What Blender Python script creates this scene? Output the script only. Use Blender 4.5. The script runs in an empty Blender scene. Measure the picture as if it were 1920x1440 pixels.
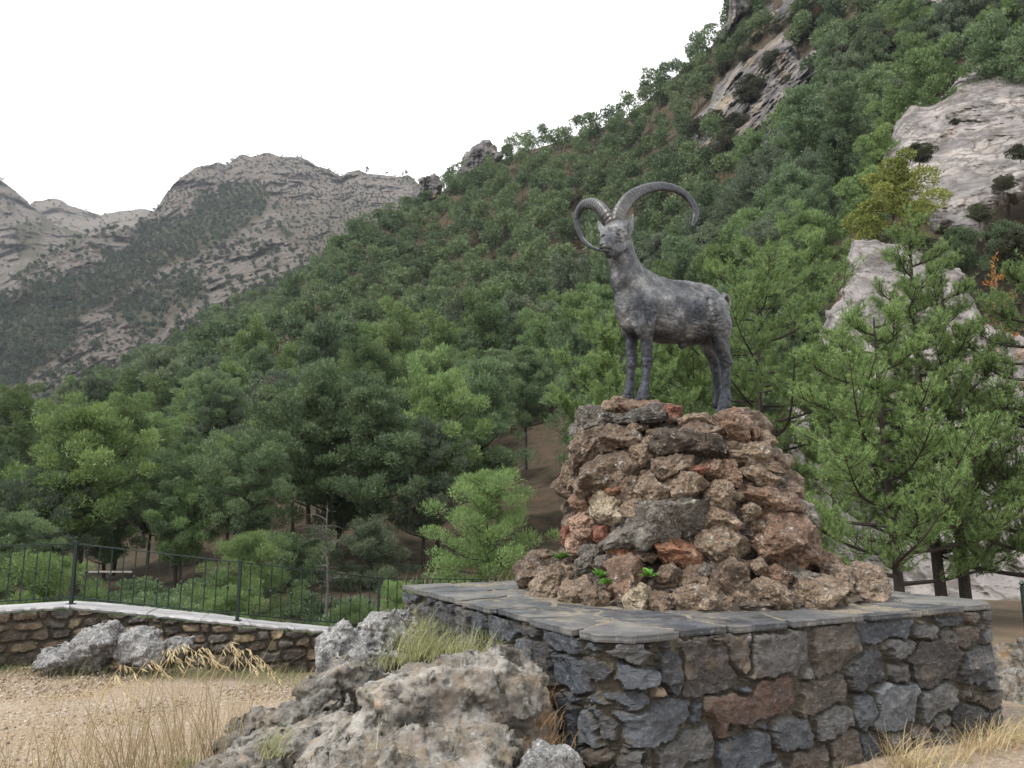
import bpy, bmesh, math, random
import numpy as np
from mathutils import Vector, Matrix
R = math.radians
scene = bpy.context.scene
COL = scene.collection
rng = np.random.default_rng(7)
random.seed(7)
# ------------------------------------------------------------------ camera model (photo measured at 1920x1440)
F = 1442.0; CAMZ = 1.6; TH = R(9.5); ST, CT = math.sin(TH), math.cos(TH)
CAM = np.array([0.0, 0.0, CAMZ])
def ray(px, py):
    u = (np.asarray(px, float) - 960) / F; v = (np.asarray(py, float) - 720) / F
    u, v = np.broadcast_arrays(u, v)
    return np.stack([u, CT + v * ST, ST - v * CT], -1)
def pt(px, py, Y):
    d = ray(px, py)
    return CAM + d * (np.asarray(Y, float) / d[..., 1])[..., None]
def proj(P):
    P = np.asarray(P, float)
    D = P[..., 1] * CT + (P[..., 2] - CAMZ) * ST
    up = -P[..., 1] * ST + (P[..., 2] - CAMZ) * CT
    return 960 + F * P[..., 0] / D, 720 - F * up / D, D
# ------------------------------------------------------------------ noise
def _h(i, j, k, s):
    n = (i.astype(np.int64) * 73856093) ^ (j.astype(np.int64) * 19349663) ^ (k.astype(np.int64) * 83492791) ^ (s * 2654435761)
    n = n & 0xffffffff
    n = ((n ^ (n >> 15)) * 2246822519) & 0xffffffff
    n = ((n ^ (n >> 13)) * 3266489917) & 0xffffffff
    n = n ^ (n >> 16)
    return (n & 0xffffff) / float(0xffffff)
def vnoise(P, s=0):
    P = np.asarray(P, float); I = np.floor(P); f = P - I; I = I.astype(np.int64)
    f = f * f * f * (f * (f * 6 - 15) + 10)
    x, y, z = I[..., 0], I[..., 1], I[..., 2]; fx, fy, fz = f[..., 0], f[..., 1], f[..., 2]
    r = 0
    for dx in (0, 1):
        wx = fx if dx else 1 - fx
        for dy in (0, 1):
            wy = fy if dy else 1 - fy
            for dz in (0, 1):
                wz = fz if dz else 1 - fz
                r = r + wx * wy * wz * _h(x + dx, y + dy, z + dz, s)
    return r * 2 - 1
def fbm(P, sc=1.0, o=4, s=0, g=0.5):
    P = np.asarray(P, float) * sc; a = 1.0; r = 0
    for k in range(o):
        r = r + a * vnoise(P + k * 17.3, s + k); P = P * 2.03; a *= g
    return r
def ridged(P, sc=1.0, o=4, s=0):
    P = np.asarray(P, float) * sc; a = 1.0; r = 0
    for k in range(o):
        r = r + a * (1 - 2 * np.abs(vnoise(P + k * 11.7, s + k))); P = P * 2.1; a *= 0.5
    return r
def smooth(a, b, x):
    t = np.clip((x - a) / (b - a), 0, 1); return t * t * (3 - 2 * t)
def nrm(v):
    v = np.asarray(v, float); return v / np.maximum(np.linalg.norm(v, axis=-1, keepdims=True), 1e-9)
# ------------------------------------------------------------------ object helpers
def mesh_np(name, V, faces, mats, smooth_sh=False, attrs=None, midx=None):
    """faces: (n,3) or (n,4) array"""
    me = bpy.data.meshes.new(name)
    V = np.asarray(V, np.float32); faces = np.asarray(faces, np.int32)
    nf, k = faces.shape
    me.vertices.add(len(V)); me.vertices.foreach_set('co', V.ravel())
    me.loops.add(nf * k); me.loops.foreach_set('vertex_index', faces.ravel())
    me.polygons.add(nf); me.polygons.foreach_set('loop_start', np.arange(nf, dtype=np.int32) * k)
    me.polygons.foreach_set('use_smooth', np.full(nf, smooth_sh))
    for m in (mats if isinstance(mats, (list, tuple)) else [mats]): me.materials.append(m)
    if midx is not None: me.polygons.foreach_set('material_index', np.asarray(midx, np.int32))
    me.update(calc_edges=True)
    for an, (typ, arr) in (attrs or {}).items():
        a = me.attributes.new(an, typ, 'POINT')
        if typ == 'FLOAT': a.data.foreach_set('value', np.asarray(arr, np.float32).ravel())
        else:
            arr = np.asarray(arr, np.float32)
            if arr.shape[1] == 3: arr = np.concatenate([arr, np.ones((len(arr), 1), np.float32)], 1)
            a.data.foreach_set('color', arr.ravel())
    return me
def link(name, me, parent=None, loc=None):
    o = bpy.data.objects.new(name, me); COL.objects.link(o)
    if parent is not None: o.parent = parent
    if loc is not None: o.location = loc
    return o
def tag(o, label=None, cat=None, group=None, kind=None):
    if label: o['label'] = label
    if cat: o['category'] = cat
    if group: o['group'] = group
    if kind: o['kind'] = kind
    return o
def empty(name, loc=(0, 0, 0), rz=0.0):
    o = bpy.data.objects.new(name, None); COL.objects.link(o)
    o.location = loc; o.rotation_euler = (0, 0, rz); o.empty_display_size = 0.1
    return o
KIDS = {}
def copy_tree(o, parent=None):
    c = o.copy(); COL.objects.link(c); c.parent = parent
    if o.name not in KIDS: KIDS[o.name] = list(o.children)
    for ch in KIDS[o.name]: copy_tree(ch, c)
    return c
class MB:
    """collects numpy geometry (tri + quad) into one mesh"""
    def __init__(s): s.V = []; s.T = []; s.n = 0
    def add(s, V, Fc):
        V = np.asarray(V, float).reshape(-1, 3); Fc = np.asarray(Fc, int)
        if Fc.shape[1] == 4: Fc = np.concatenate([Fc[:, [0, 1, 2]], Fc[:, [0, 2, 3]]])
        s.V.append(V); s.T.append(Fc + s.n); s.n += len(V)
    def tube(s, P, rad, n=6, cap=True):
        P = np.asarray(P, float); rad = np.broadcast_to(np.asarray(rad, float), (len(P),))
        T = nrm(np.gradient(P, axis=0)); up = np.array([0.13, 0.21, 1.0]) if abs(T[0][2]) < .9 else np.array([1.0, .1, 0])
        A = nrm(np.cross(T, up)); B = np.cross(T, A)
        a = np.linspace(0, 2 * np.pi, n, endpoint=False)
        V = P[:, None] + rad[:, None, None] * (np.cos(a)[None, :, None] * A[:, None] + np.sin(a)[None, :, None] * B[:, None])
        m = len(P); V = V.reshape(-1, 3); q = []
        i = np.arange(m - 1)[:, None] * n; j = np.arange(n)[None]; j2 = (j + 1) % n
        q = np.stack([i + j, i + j2, i + n + j2, i + n + j], -1).reshape(-1, 4)
        s.add(V, q)
        if cap:
            for e, k in ((P[0], 0), (P[-1], (m - 1) * n)):
                W = np.concatenate([V[k:k + n], e[None]]); jj = np.arange(n)
                s.add(W, np.stack([jj, (jj + 1) % n, np.full(n, n)], -1))
    def box(s, c, h, ax=None):
        c = np.asarray(c, float); ax = np.eye(3) if ax is None else np.asarray(ax, float)
        sg = np.array([[x, y, z] for x in (-1, 1) for y in (-1, 1) for z in (-1, 1)], float) * np.asarray(h, float)
        s.add(c + sg @ ax, [[0, 1, 3, 2], [4, 6, 7, 5], [0, 4, 5, 1], [2, 3, 7, 6], [0, 2, 6, 4], [1, 5, 7, 3]])
    def mesh(s, name, mat, smooth_sh=False, origin=(0, 0, 0), attrs=None):
        return mesh_np(name, np.concatenate(s.V) - np.asarray(origin), np.concatenate(s.T), mat, smooth_sh, attrs)
    def build(s, name, mat, parent=None, smooth_sh=False, origin=None):
        o = np.zeros(3) if origin is None else np.asarray(origin, float)
        me = s.mesh(name, mat, smooth_sh, o)
        return link(name, me, parent, None if parent is not None else tuple(o))
def grid_faces(ni, nj):
    i = np.arange(ni - 1)[:, None] * nj; j = np.arange(nj - 1)[None]
    return np.stack([i + j, i + j + 1, i + nj + j + 1, i + nj + j], -1).reshape(-1, 4)
# ------------------------------------------------------------------ materials
class NT:
    def __init__(s, name):
        s.m = bpy.data.materials.new(name); s.m.use_nodes = True
        s.t = s.m.node_tree; s.t.nodes.clear()
    def n(s, typ, **kw):
        nd = s.t.nodes.new(typ)
        for k, v in kw.items():
            if k.startswith('i_'):
                key = k[2:]; key = int(key) if key.isdigit() else key.replace('_', ' ')
                nd.inputs[key].default_value = v
            else: setattr(nd, k, v)
        return nd
    def l(s, a, b): s.t.links.new(a, b)
    def coord(s, sc=1.0, obj=True, stretch=(1, 1, 1)):
        tc = s.n('ShaderNodeTexCoord'); mp = s.n('ShaderNodeMapping')
        mp.inputs['Scale'].default_value = (sc * stretch[0], sc * stretch[1], sc * stretch[2])
        s.l(tc.outputs['Object'], mp.inputs[0]); return mp.outputs[0]
    def noise(s, vec, scale, detail=6, rough=.6, dist=0.0):
        nd = s.n('ShaderNodeTexNoise'); s.l(vec, nd.inputs['Vector'])
        nd.inputs['Scale'].default_value = scale; nd.inputs['Detail'].default_value = detail
        nd.inputs['Roughness'].default_value = rough; nd.inputs['Distortion'].default_value = dist
        return nd.outputs['Fac']
    def ramp(s, fac, stops, interp='LINEAR'):
        r = s.n('ShaderNodeValToRGB'); s.l(fac, r.inputs[0]); e = r.color_ramp.elements; r.color_ramp.interpolation = interp
        while len(e) < len(stops): e.new(.5)
        for k, (p, c) in enumerate(stops):
            e[k].position = p; e[k].color = (c, c, c, 1) if isinstance(c, (int, float)) else (*c, 1)
        return r.outputs[0]
    def mix(s, fac, a, b, mode='MIX'):
        m = s.n('ShaderNodeMix', data_type='RGBA', blend_type=mode)
        for v, i in ((fac, 0), (a, 6), (b, 7)):
            if hasattr(v, 'is_linked'): s.l(v, m.inputs[i])
            elif i == 0: m.inputs[0].default_value = v
            else: m.inputs[i].default_value = (*v, 1)
        return m.outputs[2]
    def math(s, op, a, b=0.0):
        m = s.n('ShaderNodeMath', operation=op)
        for v, i in ((a, 0), (b, 1)):
            if hasattr(v, 'is_linked'): s.l(v, m.inputs[i])
            else: m.inputs[i].default_value = v
        return m.outputs[0]
    def bump(s, h, strength=.5, dist=.02, nrm=None):
        b = s.n('ShaderNodeBump'); b.inputs['Strength'].default_value = strength; b.inputs['Distance'].default_value = dist
        s.l(h, b.inputs['Height'])
        if nrm is not None: s.l(nrm, b.inputs['Normal'])
        return b.outputs[0]
    def out(s, col, rough=.8, nrm=None, metal=0.0, spec=.4, transl=0.0, coat=0.0):
        p = s.n('ShaderNodeBsdfPrincipled'); o = s.n('ShaderNodeOutputMaterial')
        for v, key in ((col, 'Base Color'), (rough, 'Roughness'), (metal, 'Metallic'), (spec, 'Specular IOR Level')):
            if hasattr(v, 'is_linked'): s.l(v, p.inputs[key])
            elif key == 'Base Color': p.inputs[key].default_value = (*v, 1)
            else: p.inputs[key].default_value = v
        if nrm is not None: s.l(nrm, p.inputs['Normal'])
        if transl:
            t = s.n('ShaderNodeBsdfTranslucent'); m = s.n('ShaderNodeMixShader'); m.inputs[0].default_value = transl
            if hasattr(col, 'is_linked'): s.l(col, t.inputs[0])
            else: t.inputs[0].default_value = (*col, 1)
            s.l(p.outputs[0], m.inputs[1]); s.l(t.outputs[0], m.inputs[2]); s.l(m.outputs[0], o.inputs[0])
        else: s.l(p.outputs[0], o.inputs[0])
        return s.m
def rock_mat(name, c1, c2, c3, lich=(.46, .45, .41), lich_at=.60, sc=1.0, rough=.75, bumps=.9, fine=60, bd=.012, spot=None):
    m = NT(name); v = m.coord(sc)
    a = m.noise(v, 3.6, 8, .68, .5); b = m.noise(v, 11, 8, .75); c = m.noise(v, 15, 8, .8, .4)
    col = m.ramp(a, [(.28, c1), (.5, c2), (.7, c3)])
    col = m.mix(m.ramp(b, [(.42, 0.0), (.6, .75)]), col, c1)
    col = m.mix(m.ramp(c, [(lich_at - .04, 0.0), (lich_at + .05, .8)]), col, lich)
    col = m.mix(m.ramp(m.noise(v, fine, 3, .8), [(.34, .12), (.58, 1.0)]), (.018, .015, .012), col)
    if spot: col = m.mix(m.ramp(m.noise(v, 4.3, 3, .5), [(.66, 0.0), (.7, 1.0)]), col, spot)
    h = m.math('ADD', m.noise(v, 18, 8, .75), m.math('MULTIPLY', m.noise(v, fine, 4, .7), .6))
    return m.out(col, rough, m.bump(h, bumps, bd))
def leaf_mat(name, c1, c2, c3=None, transl=.28):
    m = NT(name); oi = m.n('ShaderNodeObjectInfo'); g = m.n('ShaderNodeAttribute', attribute_name='tone')
    col = m.mix(g.outputs['Fac'], c1, c2)
    if c3: col = m.mix(m.ramp(oi.outputs['Random'], [(.0, 0.0), (1.0, .75)]), col, c3)
    rv = m.math('FRACT', m.math('MULTIPLY', oi.outputs['Random'], 7.31)); col = m.mix(1.0, col, m.ramp(rv, [(0.0, .62), (.5, .95), (1.0, 1.28)]), 'MULTIPLY')
    return m.out(col, .6, None, 0, .25, transl)
M = {}
M['r_brown'] = rock_mat('rough_brown_stone', (.045, .028, .018), (.155, .103, .066), (.34, .26, .185))
M['r_pink'] = rock_mat('pinkish_brown_stone', (.06, .034, .021), (.20, .118, .074), (.38, .27, .19))
M['r_tan'] = rock_mat('tan_stone', (.08, .052, .033), (.225, .16, .107), (.40, .315, .225))
M['r_gray'] = rock_mat('grey_stone', (.055, .048, .039), (.15, .13, .107), (.31, .285, .245))
M['r_dark'] = rock_mat('dark_grey_stone', (.030, .027, .023), (.092, .084, .072), (.24, .222, .19))
M['r_red'] = rock_mat('brick_red_stone', (.09, .035, .022), (.24, .085, .052), (.30, .17, .12), lich_at=.66)
M['r_orange'] = rock_mat('orange_stone', (.11, .05, .03), (.30, .135, .07), (.34, .23, .16), lich_at=.66)
M['r_peach'] = rock_mat('peach_stone', (.16, .09, .06), (.33, .215, .15), (.42, .32, .24), lich_at=.72, bumps=.4)
M['r_cream'] = rock_mat('cream_stone', (.15, .115, .07), (.34, .28, .195), (.44, .39, .31), lich_at=.7, bumps=.4)
M['lime'] = rock_mat('pale_limestone', (.09, .088, .088), (.30, .292, .285), (.50, .49, .475), lich=(.6, .59, .55), lich_at=.58, sc=1.3, bumps=.8, bd=.02)
M['mortar'] = rock_mat('sandy_mortar', (.10, .08, .055), (.22, .18, .13), (.30, .25, .19), lich_at=.68, sc=2)
M['core'] = rock_mat('mound_mortar', (.03, .022, .016), (.085, .062, .044), (.18, .14, .10), sc=1.5)
def simple(name, c, rough=.6, metal=0, var=.3, sc=20, spec=.4):
    m = NT(name); v = m.coord(1); a = m.noise(v, sc, 5, .6)
    c = np.array(c); col = m.ramp(a, [(.3, tuple(c * (1 - var))), (.7, tuple(np.minimum(c * (1 + var), 1)))])
    return m.out(col, rough, m.bump(a, .2, .004), metal, spec)
M['rail'] = simple('dark_green_railing_paint', (.012, .024, .020), .4, .2)
M['bark'] = simple('dark_pine_bark', (.035, .027, .022), .9, 0, .5, 30)
M['bark_grey'] = simple('grey_dead_bark', (.16, .14, .12), .9, 0, .5, 20)
M['leafA'] = leaf_mat('bright_pine_needles', (.070, .118, .042), (.225, .305, .100), (.11, .17, .07))
M['leafB'] = leaf_mat('pine_needles', (.055, .092, .045), (.185, .250, .110), (.09, .135, .07))
M['leafC'] = leaf_mat('dull_pine_needles', (.062, .088, .052), (.185, .225, .128), (.09, .12, .08))
M['leafD'] = leaf_mat('dark_shrub_leaves', (.035, .045, .026), (.095, .105, .058), (.06, .06, .04))
M['leafE'] = leaf_mat('fresh_pine_needles', (.075, .13, .045), (.235, .33, .11), (.13, .19, .07))
M['leafF'] = leaf_mat('far_pine_needles', (.048, .070, .044), (.110, .145, .080))
M['leafY'] = leaf_mat('yellow_green_leaves', (.15, .19, .045), (.34, .37, .10))
M['leafG'] = leaf_mat('weed_leaves', (.07, .17, .03), (.14, .30, .05))
M['leafO'] = leaf_mat('orange_leaf_tips', (.35, .14, .03), (.45, .22, .06))
M['grass_dry'] = leaf_mat('dry_grass_blades', (.30, .22, .11), (.52, .43, .26))
M['grass_green'] = leaf_mat('green_grass_blades', (.13, .155, .06), (.38, .36, .19))
# ------------------------------------------------------------------ surface nets
def surface_nets(S, org, vox):
    S = S.astype(np.float32); nx, ny, nz = S.shape
    neg = S < 0
    cnt = np.zeros((nx - 1, ny - 1, nz - 1), np.int16)
    for dx in (0, 1):
        for dy in (0, 1):
            for dz in (0, 1): cnt += neg[dx:nx - 1 + dx, dy:ny - 1 + dy, dz:nz - 1 + dz]
    act = (cnt > 0) & (cnt < 8); ii = np.argwhere(act)
    idx = np.full(act.shape, -1, np.int64); idx[act] = np.arange(len(ii))
    acc = np.zeros((len(ii), 3)); w = np.zeros(len(ii))
    corners = [(a, b, c) for a in (0, 1) for b in (0, 1) for c in (0, 1)]
    val = {c: S[ii[:, 0] + c[0], ii[:, 1] + c[1], ii[:, 2] + c[2]] for c in corners}
    for c in corners:
        for ax in range(3):
            if c[ax] == 0:
                d = list(c); d[ax] = 1; d = tuple(d)
                a, b = val[c], val[d]; m = (a < 0) != (b < 0)
                t = np.where(m, a / np.where(m, a - b, 1), 0)
                p = np.array(c, float)[None].repeat(len(ii), 0); p[:, ax] += t
                acc += p * m[:, None]; w += m
    V = (ii + acc / w[:, None]) * vox + np.asarray(org)
    Q = []
    for ax in range(3):
        o1, o2 = [(1, 2), (2, 0), (0, 1)][ax]
        a = neg; sl0 = [slice(None)] * 3; sl1 = [slice(None)] * 3
        sl0[ax] = slice(0, -1); sl1[ax] = slice(1, None)
        A = a[tuple(sl0)]; B = a[tuple(sl1)]; ch = A != B
        e = np.argwhere(ch); fl = A[ch]
        ok = (e[:, o1] > 0) & (e[:, o2] > 0) & (e[:, o1] < S.shape[o1] - 1) & (e[:, o2] < S.shape[o2] - 1)
        e = e[ok]; fl = fl[ok]
        def g(d1, d2):
            q = e.copy(); q[:, o1] += d1; q[:, o2] += d2; return idx[q[:, 0], q[:, 1], q[:, 2]]
        q = np.stack([g(-1, -1), g(0, -1), g(0, 0), g(-1, 0)], -1)
        q[~fl] = q[~fl][:, ::-1]; Q.append(q)
    return V, np.concatenate(Q)
def vnormals(V, Q):
    n = np.cross(V[Q[:, 2]] - V[Q[:, 0]], V[Q[:, -1]] - V[Q[:, 1]]); N = np.zeros_like(V)
    for k in range(Q.shape[1]): np.add.at(N, Q[:, k], n)
    return nrm(N)
def smin(a, b, k):
    h = np.clip(.5 + .5 * (b - a) / k, 0, 1); return b * (1 - h) + a * h - k * h * (1 - h)
def roundcone(P, a, b, ra, rb):
    ba = b - a; l2 = max(float(ba @ ba), 1e-9); h = np.clip(((P - a) @ ba) / l2, 0, 1)
    return np.linalg.norm(P - a - h[..., None] * ba, axis=-1) - (ra + (rb - ra) * h)
class Field:
    def __init__(s, lo, hi, vox):
        s.lo = np.array(lo, float); s.vox = vox; s.n = np.ceil((np.array(hi) - s.lo) / vox).astype(int) + 1
        s.S = np.full(s.n, 0.3, np.float32)
    def region(s, lo, hi):
        a = np.clip(((np.array(lo) - s.lo) / s.vox).astype(int), 0, s.n - 1); b = np.clip(((np.array(hi) - s.lo) / s.vox).astype(int) + 2, 1, s.n)
        g = [s.lo[k] + np.arange(a[k], b[k]) * s.vox for k in range(3)]
        P = np.stack(np.meshgrid(*g, indexing='ij'), -1)
        return tuple(slice(a[k], b[k]) for k in range(3)), P
    def union(s, lo, hi, fn, k=.02, pad=.12):
        sl, P = s.region(np.array(lo) - pad, np.array(hi) + pad)
        d = fn(P).astype(np.float32); s.S[sl] = smin(s.S[sl], d, k)
    def cone(s, a, b, ra, rb, k=.02):
        a = np.array(a, float); b = np.array(b, float); r = max(ra, rb)
        s.union(np.minimum(a, b) - r, np.maximum(a, b) + r, lambda P: roundcone(P, a, b, ra, rb), k)
    def mesh(s): return surface_nets(s.S, s.lo, s.vox)
# ------------------------------------------------------------------ icospheres + rocks
_ico = {}
def ico(sub):
    if sub not in _ico:
        bm = bmesh.new(); bmesh.ops.create_icosphere(bm, subdivisions=sub, radius=1.0)
        V = np.array([v.co[:] for v in bm.verts]); T = np.array([[v.index for v in f.verts] for f in bm.faces]); bm.free()
        _ico[sub] = (nrm(V), T)
    return _ico[sub]
def rock_shape(seed, sub=5, size=(1, 1, 1), rough=.10, planes=13, pit=.085, world=1.0):
    """unit polytope rock, displaced; returns verts scaled by size"""
    rs = np.random.default_rng(seed); D, T = ico(sub)
    N = nrm(rs.normal(size=(planes, 3))); h = rs.uniform(.72, 1.0, planes)
    dots = D @ N.T; rr = np.where(dots > .05, h / np.maximum(dots, .05), 9)
    rr.sort(axis=1); r = np.minimum(rr[:, 0], 1.25); r = smin(r, np.minimum(rr[:, 1], 1.4), .09)
    V = D * r[:, None] * np.asarray(size)
    s = float(np.mean(size)) * world
    o = rs.uniform(0, 50, 3)
    d = rough * fbm(V / s + o, 1.7, 3, seed) + rough * .55 * ridged(V / s + o, 3.4, 4, seed + 9) * .6
    p = vnoise((V + o) * (17), seed + 4); d = d - (pit * np.clip(p - .05, 0, 1) - .018 * ridged(V + o, 11, 4, seed + 14)) * .16 / s
    d = d + .011 / s * .3 * fbm((V + o), 45, 3, seed + 5)
    V = V + D * (d * s)[:, None]
    return V, T
# ================================================================== WORLD, SUN, CAMERA
w = bpy.data.worlds.new('World'); scene.world = w; w.use_nodes = True
nt = w.node_tree; nt.nodes.clear()
sky = nt.nodes.new('ShaderNodeTexSky'); sky.sky_type = 'NISHITA'; sky.sun_disc = False
SUN_EL, SUN_AZ = R(52), R(-55)
sky.sun_elevation = SUN_EL; sky.sun_rotation = SUN_AZ
mx = nt.nodes.new('ShaderNodeMix'); mx.data_type = 'RGBA'; mx.inputs[0].default_value = .90
tcw = nt.nodes.new('ShaderNodeTexCoord'); nz = nt.nodes.new('ShaderNodeTexNoise'); nz.inputs['Scale'].default_value = 1.6; nz.inputs['Detail'].default_value = 4
rp = nt.nodes.new('ShaderNodeValToRGB'); rp.color_ramp.elements[0].color = (8.6, 8.9, 9.4, 1); rp.color_ramp.elements[1].color = (11.5, 11.4, 11.2, 1)
rp.color_ramp.elements[0].position = .3; rp.color_ramp.elements[1].position = .7
nt.links.new(tcw.outputs['Generated'], nz.inputs['Vector']); nt.links.new(nz.outputs['Fac'], rp.inputs[0])
bg = nt.nodes.new('ShaderNodeBackground'); bg.inputs[1].default_value = .072; wo = nt.nodes.new('ShaderNodeOutputWorld')
nt.links.new(sky.outputs[0], mx.inputs[6]); nt.links.new(rp.outputs[0], mx.inputs[7]); nt.links.new(mx.outputs[2], bg.inputs[0]); nt.links.new(bg.outputs[0], wo.inputs[0])
sl = bpy.data.lights.new('sun', 'SUN'); sl.energy = 1.5; sl.angle = R(11); sl.color = (1, .965, .91)
so = bpy.data.objects.new('sun', sl); COL.objects.link(so)
sd = Vector((math.sin(SUN_AZ) * math.cos(SUN_EL), math.cos(SUN_AZ) * math.cos(SUN_EL), math.sin(SUN_EL)))
sd = Vector((-.62, -.42, 1.0)).normalized()      # from the left, a little behind the camera
sky.sun_elevation = math.asin(sd.z); sky.sun_rotation = math.atan2(sd.x, sd.y)
so.rotation_euler = sd.to_track_quat('Z', 'Y').to_euler(); so.location = (0, 0, 30)
cam = bpy.data.cameras.new('camera'); co = bpy.data.objects.new('camera', cam); COL.objects.link(co)
cam.sensor_width = 36; cam.lens = 36 * F / 1920; cam.clip_end = 8000; cam.clip_start = .05
co.location = (0, 0, CAMZ); co.rotation_euler = (R(90) + TH, 0, 0); scene.camera = co
scene.view_settings.view_transform = 'Standard'; scene.view_settings.look = 'None'
scene.view_settings.exposure = 1.45; scene.view_settings.gamma = 1
scene.cycles.max_bounces = 6; scene.cycles.diffuse_bounces = 3; scene.cycles.transparent_max_bounces = 4
# ================================================================== TERRAIN
def curve(pts):
    a = np.array(pts, float)
    return lambda x: np.interp(x, a[:, 0], a[:, 1])
def in_poly(x, y, poly):
    p = np.array(poly, float); x = np.asarray(x, float); y = np.asarray(y, float); c = np.zeros(x.shape, bool); j = len(p) - 1
    for i in range(len(p)):
        cond = ((p[i, 1] > y) != (p[j, 1] > y)) & (x < (p[j, 0] - p[i, 0]) * (y - p[i, 1]) / (p[j, 1] - p[i, 1] + 1e-9) + p[i, 0])
        c ^= cond; j = i
    return c
def sdist(x, y, poly):
    p = np.array(poly, float); d = np.full(np.shape(x), 1e9)
    for i in range(len(p)):
        a, b = p[i - 1], p[i]; ab = b - a
        t = np.clip(((x - a[0]) * ab[0] + (y - a[1]) * ab[1]) / (ab @ ab), 0, 1)
        d = np.minimum(d, np.hypot(x - a[0] - t * ab[0], y - a[1] - t * ab[1]))
    return np.where(in_poly(x, y, poly), d, -d)
WALL = np.array([(-14, 3.2), (-7.2, 6.9), (-4.86, 8.75), (-3.13, 9.1), (-1.64, 9.9), (-.2, 10.8), (1.2, 12.4)], float)
def ground(X, Y):
    X = np.asarray(X, float); Y = np.asarray(Y, float)
    z = -.27 * smooth(6.2, 9.6, Y) * smooth(-5.2, -2.0, X) * (1 - smooth(2.6, 4.6, X))
    yw = np.interp(X, WALL[:, 0], WALL[:, 1]) + .5
    z = z - 3.1 * smooth(0, 13, Y - yw) * (1 - smooth(.8, 3.2, X))
    z = z - .5 * smooth(1, 12, Y - 12) * smooth(.8, 3.2, X)
    r = np.hypot(X, Y); z = z - 5 * smooth(45, 400, r)
    return z + .012 * np.sin(X * 2.1 + Y) * np.cos(Y * 1.7) * (r < 40)
g1 = np.sinh(np.linspace(-6.6, 6.6, 361)) * 4.0
gx, gy = np.meshgrid(g1, g1 + 6, indexing='ij')
gz = ground(gx, gy)
gV = np.stack([gx, gy, gz], -1).reshape(-1, 3)
gV[:, 2] += .018 * fbm(gV, .9, 3, 3) * (np.hypot(gV[:, 0], gV[:, 1]) < 60)
ywv = np.interp(gV[:, 0], WALL[:, 0], WALL[:, 1])
grav = (1 - smooth(-.9, .3, gV[:, 1] - ywv + .5 * fbm(gV, 1.3, 2, 5))) * np.where(gV[:, 0] > 1, .9 - .75 * smooth(6.6, 8.4, gV[:, 1] - .15 * gV[:, 0]), 1.0)
m = NT('gravel_and_soil'); v = m.coord(1)
ga = m.n('ShaderNodeAttribute', attribute_name='gravel')
vo = m.n('ShaderNodeTexVoronoi'); vo.inputs['Scale'].default_value = 48; m.l(v, vo.inputs['Vector'])
vo2 = m.n('ShaderNodeTexVoronoi'); vo2.inputs['Scale'].default_value = 85; m.l(v, vo2.inputs['Vector'])
peb = m.mix(.5, m.ramp(vo.outputs['Color'], [(.2, (.17, .125, .085)), (.55, (.29, .225, .165)), (.9, (.44, .39, .33))]), m.ramp(vo2.outputs['Color'], [(.2, (.14, .10, .07)), (.8, (.37, .30, .23))]))
peb = m.mix(m.ramp(m.noise(v, 1.1, 5, .6), [(.4, 0.0), (.62, .7)]), peb, (.23, .165, .105))
peb = m.mix(m.ramp(m.noise(v, 2.3, 6, .7), [(.6, 0.0), (.72, .55)]), peb, (.17, .18, .07))
soil = m.ramp(m.noise(v, .9, 7, .65), [(.3, (.07, .06, .025)), (.5, (.11, .075, .045)), (.7, (.16, .12, .07))])
c = m.mix(ga.outputs['Fac'], soil, peb)
b1 = m.bump(vo.outputs['Distance'], .7, .012); b2 = m.bump(m.noise(v, 30, 6, .7), .4, .01, b1)
M['ground'] = m.out(c, .9, b2)
go = link('ground', mesh_np('ground', gV, grid_faces(361, 361)[:, ::-1], M['ground'], True, {'gravel': ('FLOAT', grav)}))
tag(go, kind='structure')
# ---- slope material: soil / rock
def slope_mat(name, soil1, soil2, rk1, rk2, rk3, rs=1.0, bd=1.0, diag=(1, 1, 1), scrub=(.06, .075, .035), tan=(.22, .155, .105)):
    m = NT(name); v = m.coord(1); vd = m.coord(1, stretch=diag); at = m.n('ShaderNodeAttribute', attribute_name='rock')
    soil = m.ramp(m.noise(v, .25 * rs, 8, .65), [(.35, soil1), (.62, soil2)])
    rk = m.ramp(m.noise(vd, .12 * rs, 10, .68, .6), [(.30, rk1), (.48, rk2), (.68, rk3)])
    rk = m.mix(m.ramp(m.noise(v, .05 * rs, 6, .6), [(.45, 0.0), (.65, .6)]), rk, tan)
    rk = m.mix(m.ramp(m.noise(v, .3 * rs, 8, .75), [(.5, 0.0), (.62, .55)]), rk, scrub)
    c = m.mix(at.outputs['Fac'], soil, rk)
    return m.out(c, .95, m.bump(m.noise(vd, .3 * rs, 10, .75), .9, bd), spec=.2)
M['soilA'] = slope_mat('forest_floor', (.030, .032, .016), (.085, .056, .038), (.10, .09, .085), (.24, .22, .2), (.38, .35, .32), 4, .3)
M['mount'] = slope_mat('mountain_rock_and_scrub', (.055, .055, .030), (.12, .10, .062), (.045, .038, .034), (.145, .127, .115), (.31, .278, .255), 2.2, 6.0)
M['mountfar'] = slope_mat('far_mountain_rock', (.09, .09, .05), (.2, .15, .1), (.07, .06, .055), (.14, .122, .11), (.26, .232, .21), 1.2, 6.0)
LAY = {}
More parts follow.
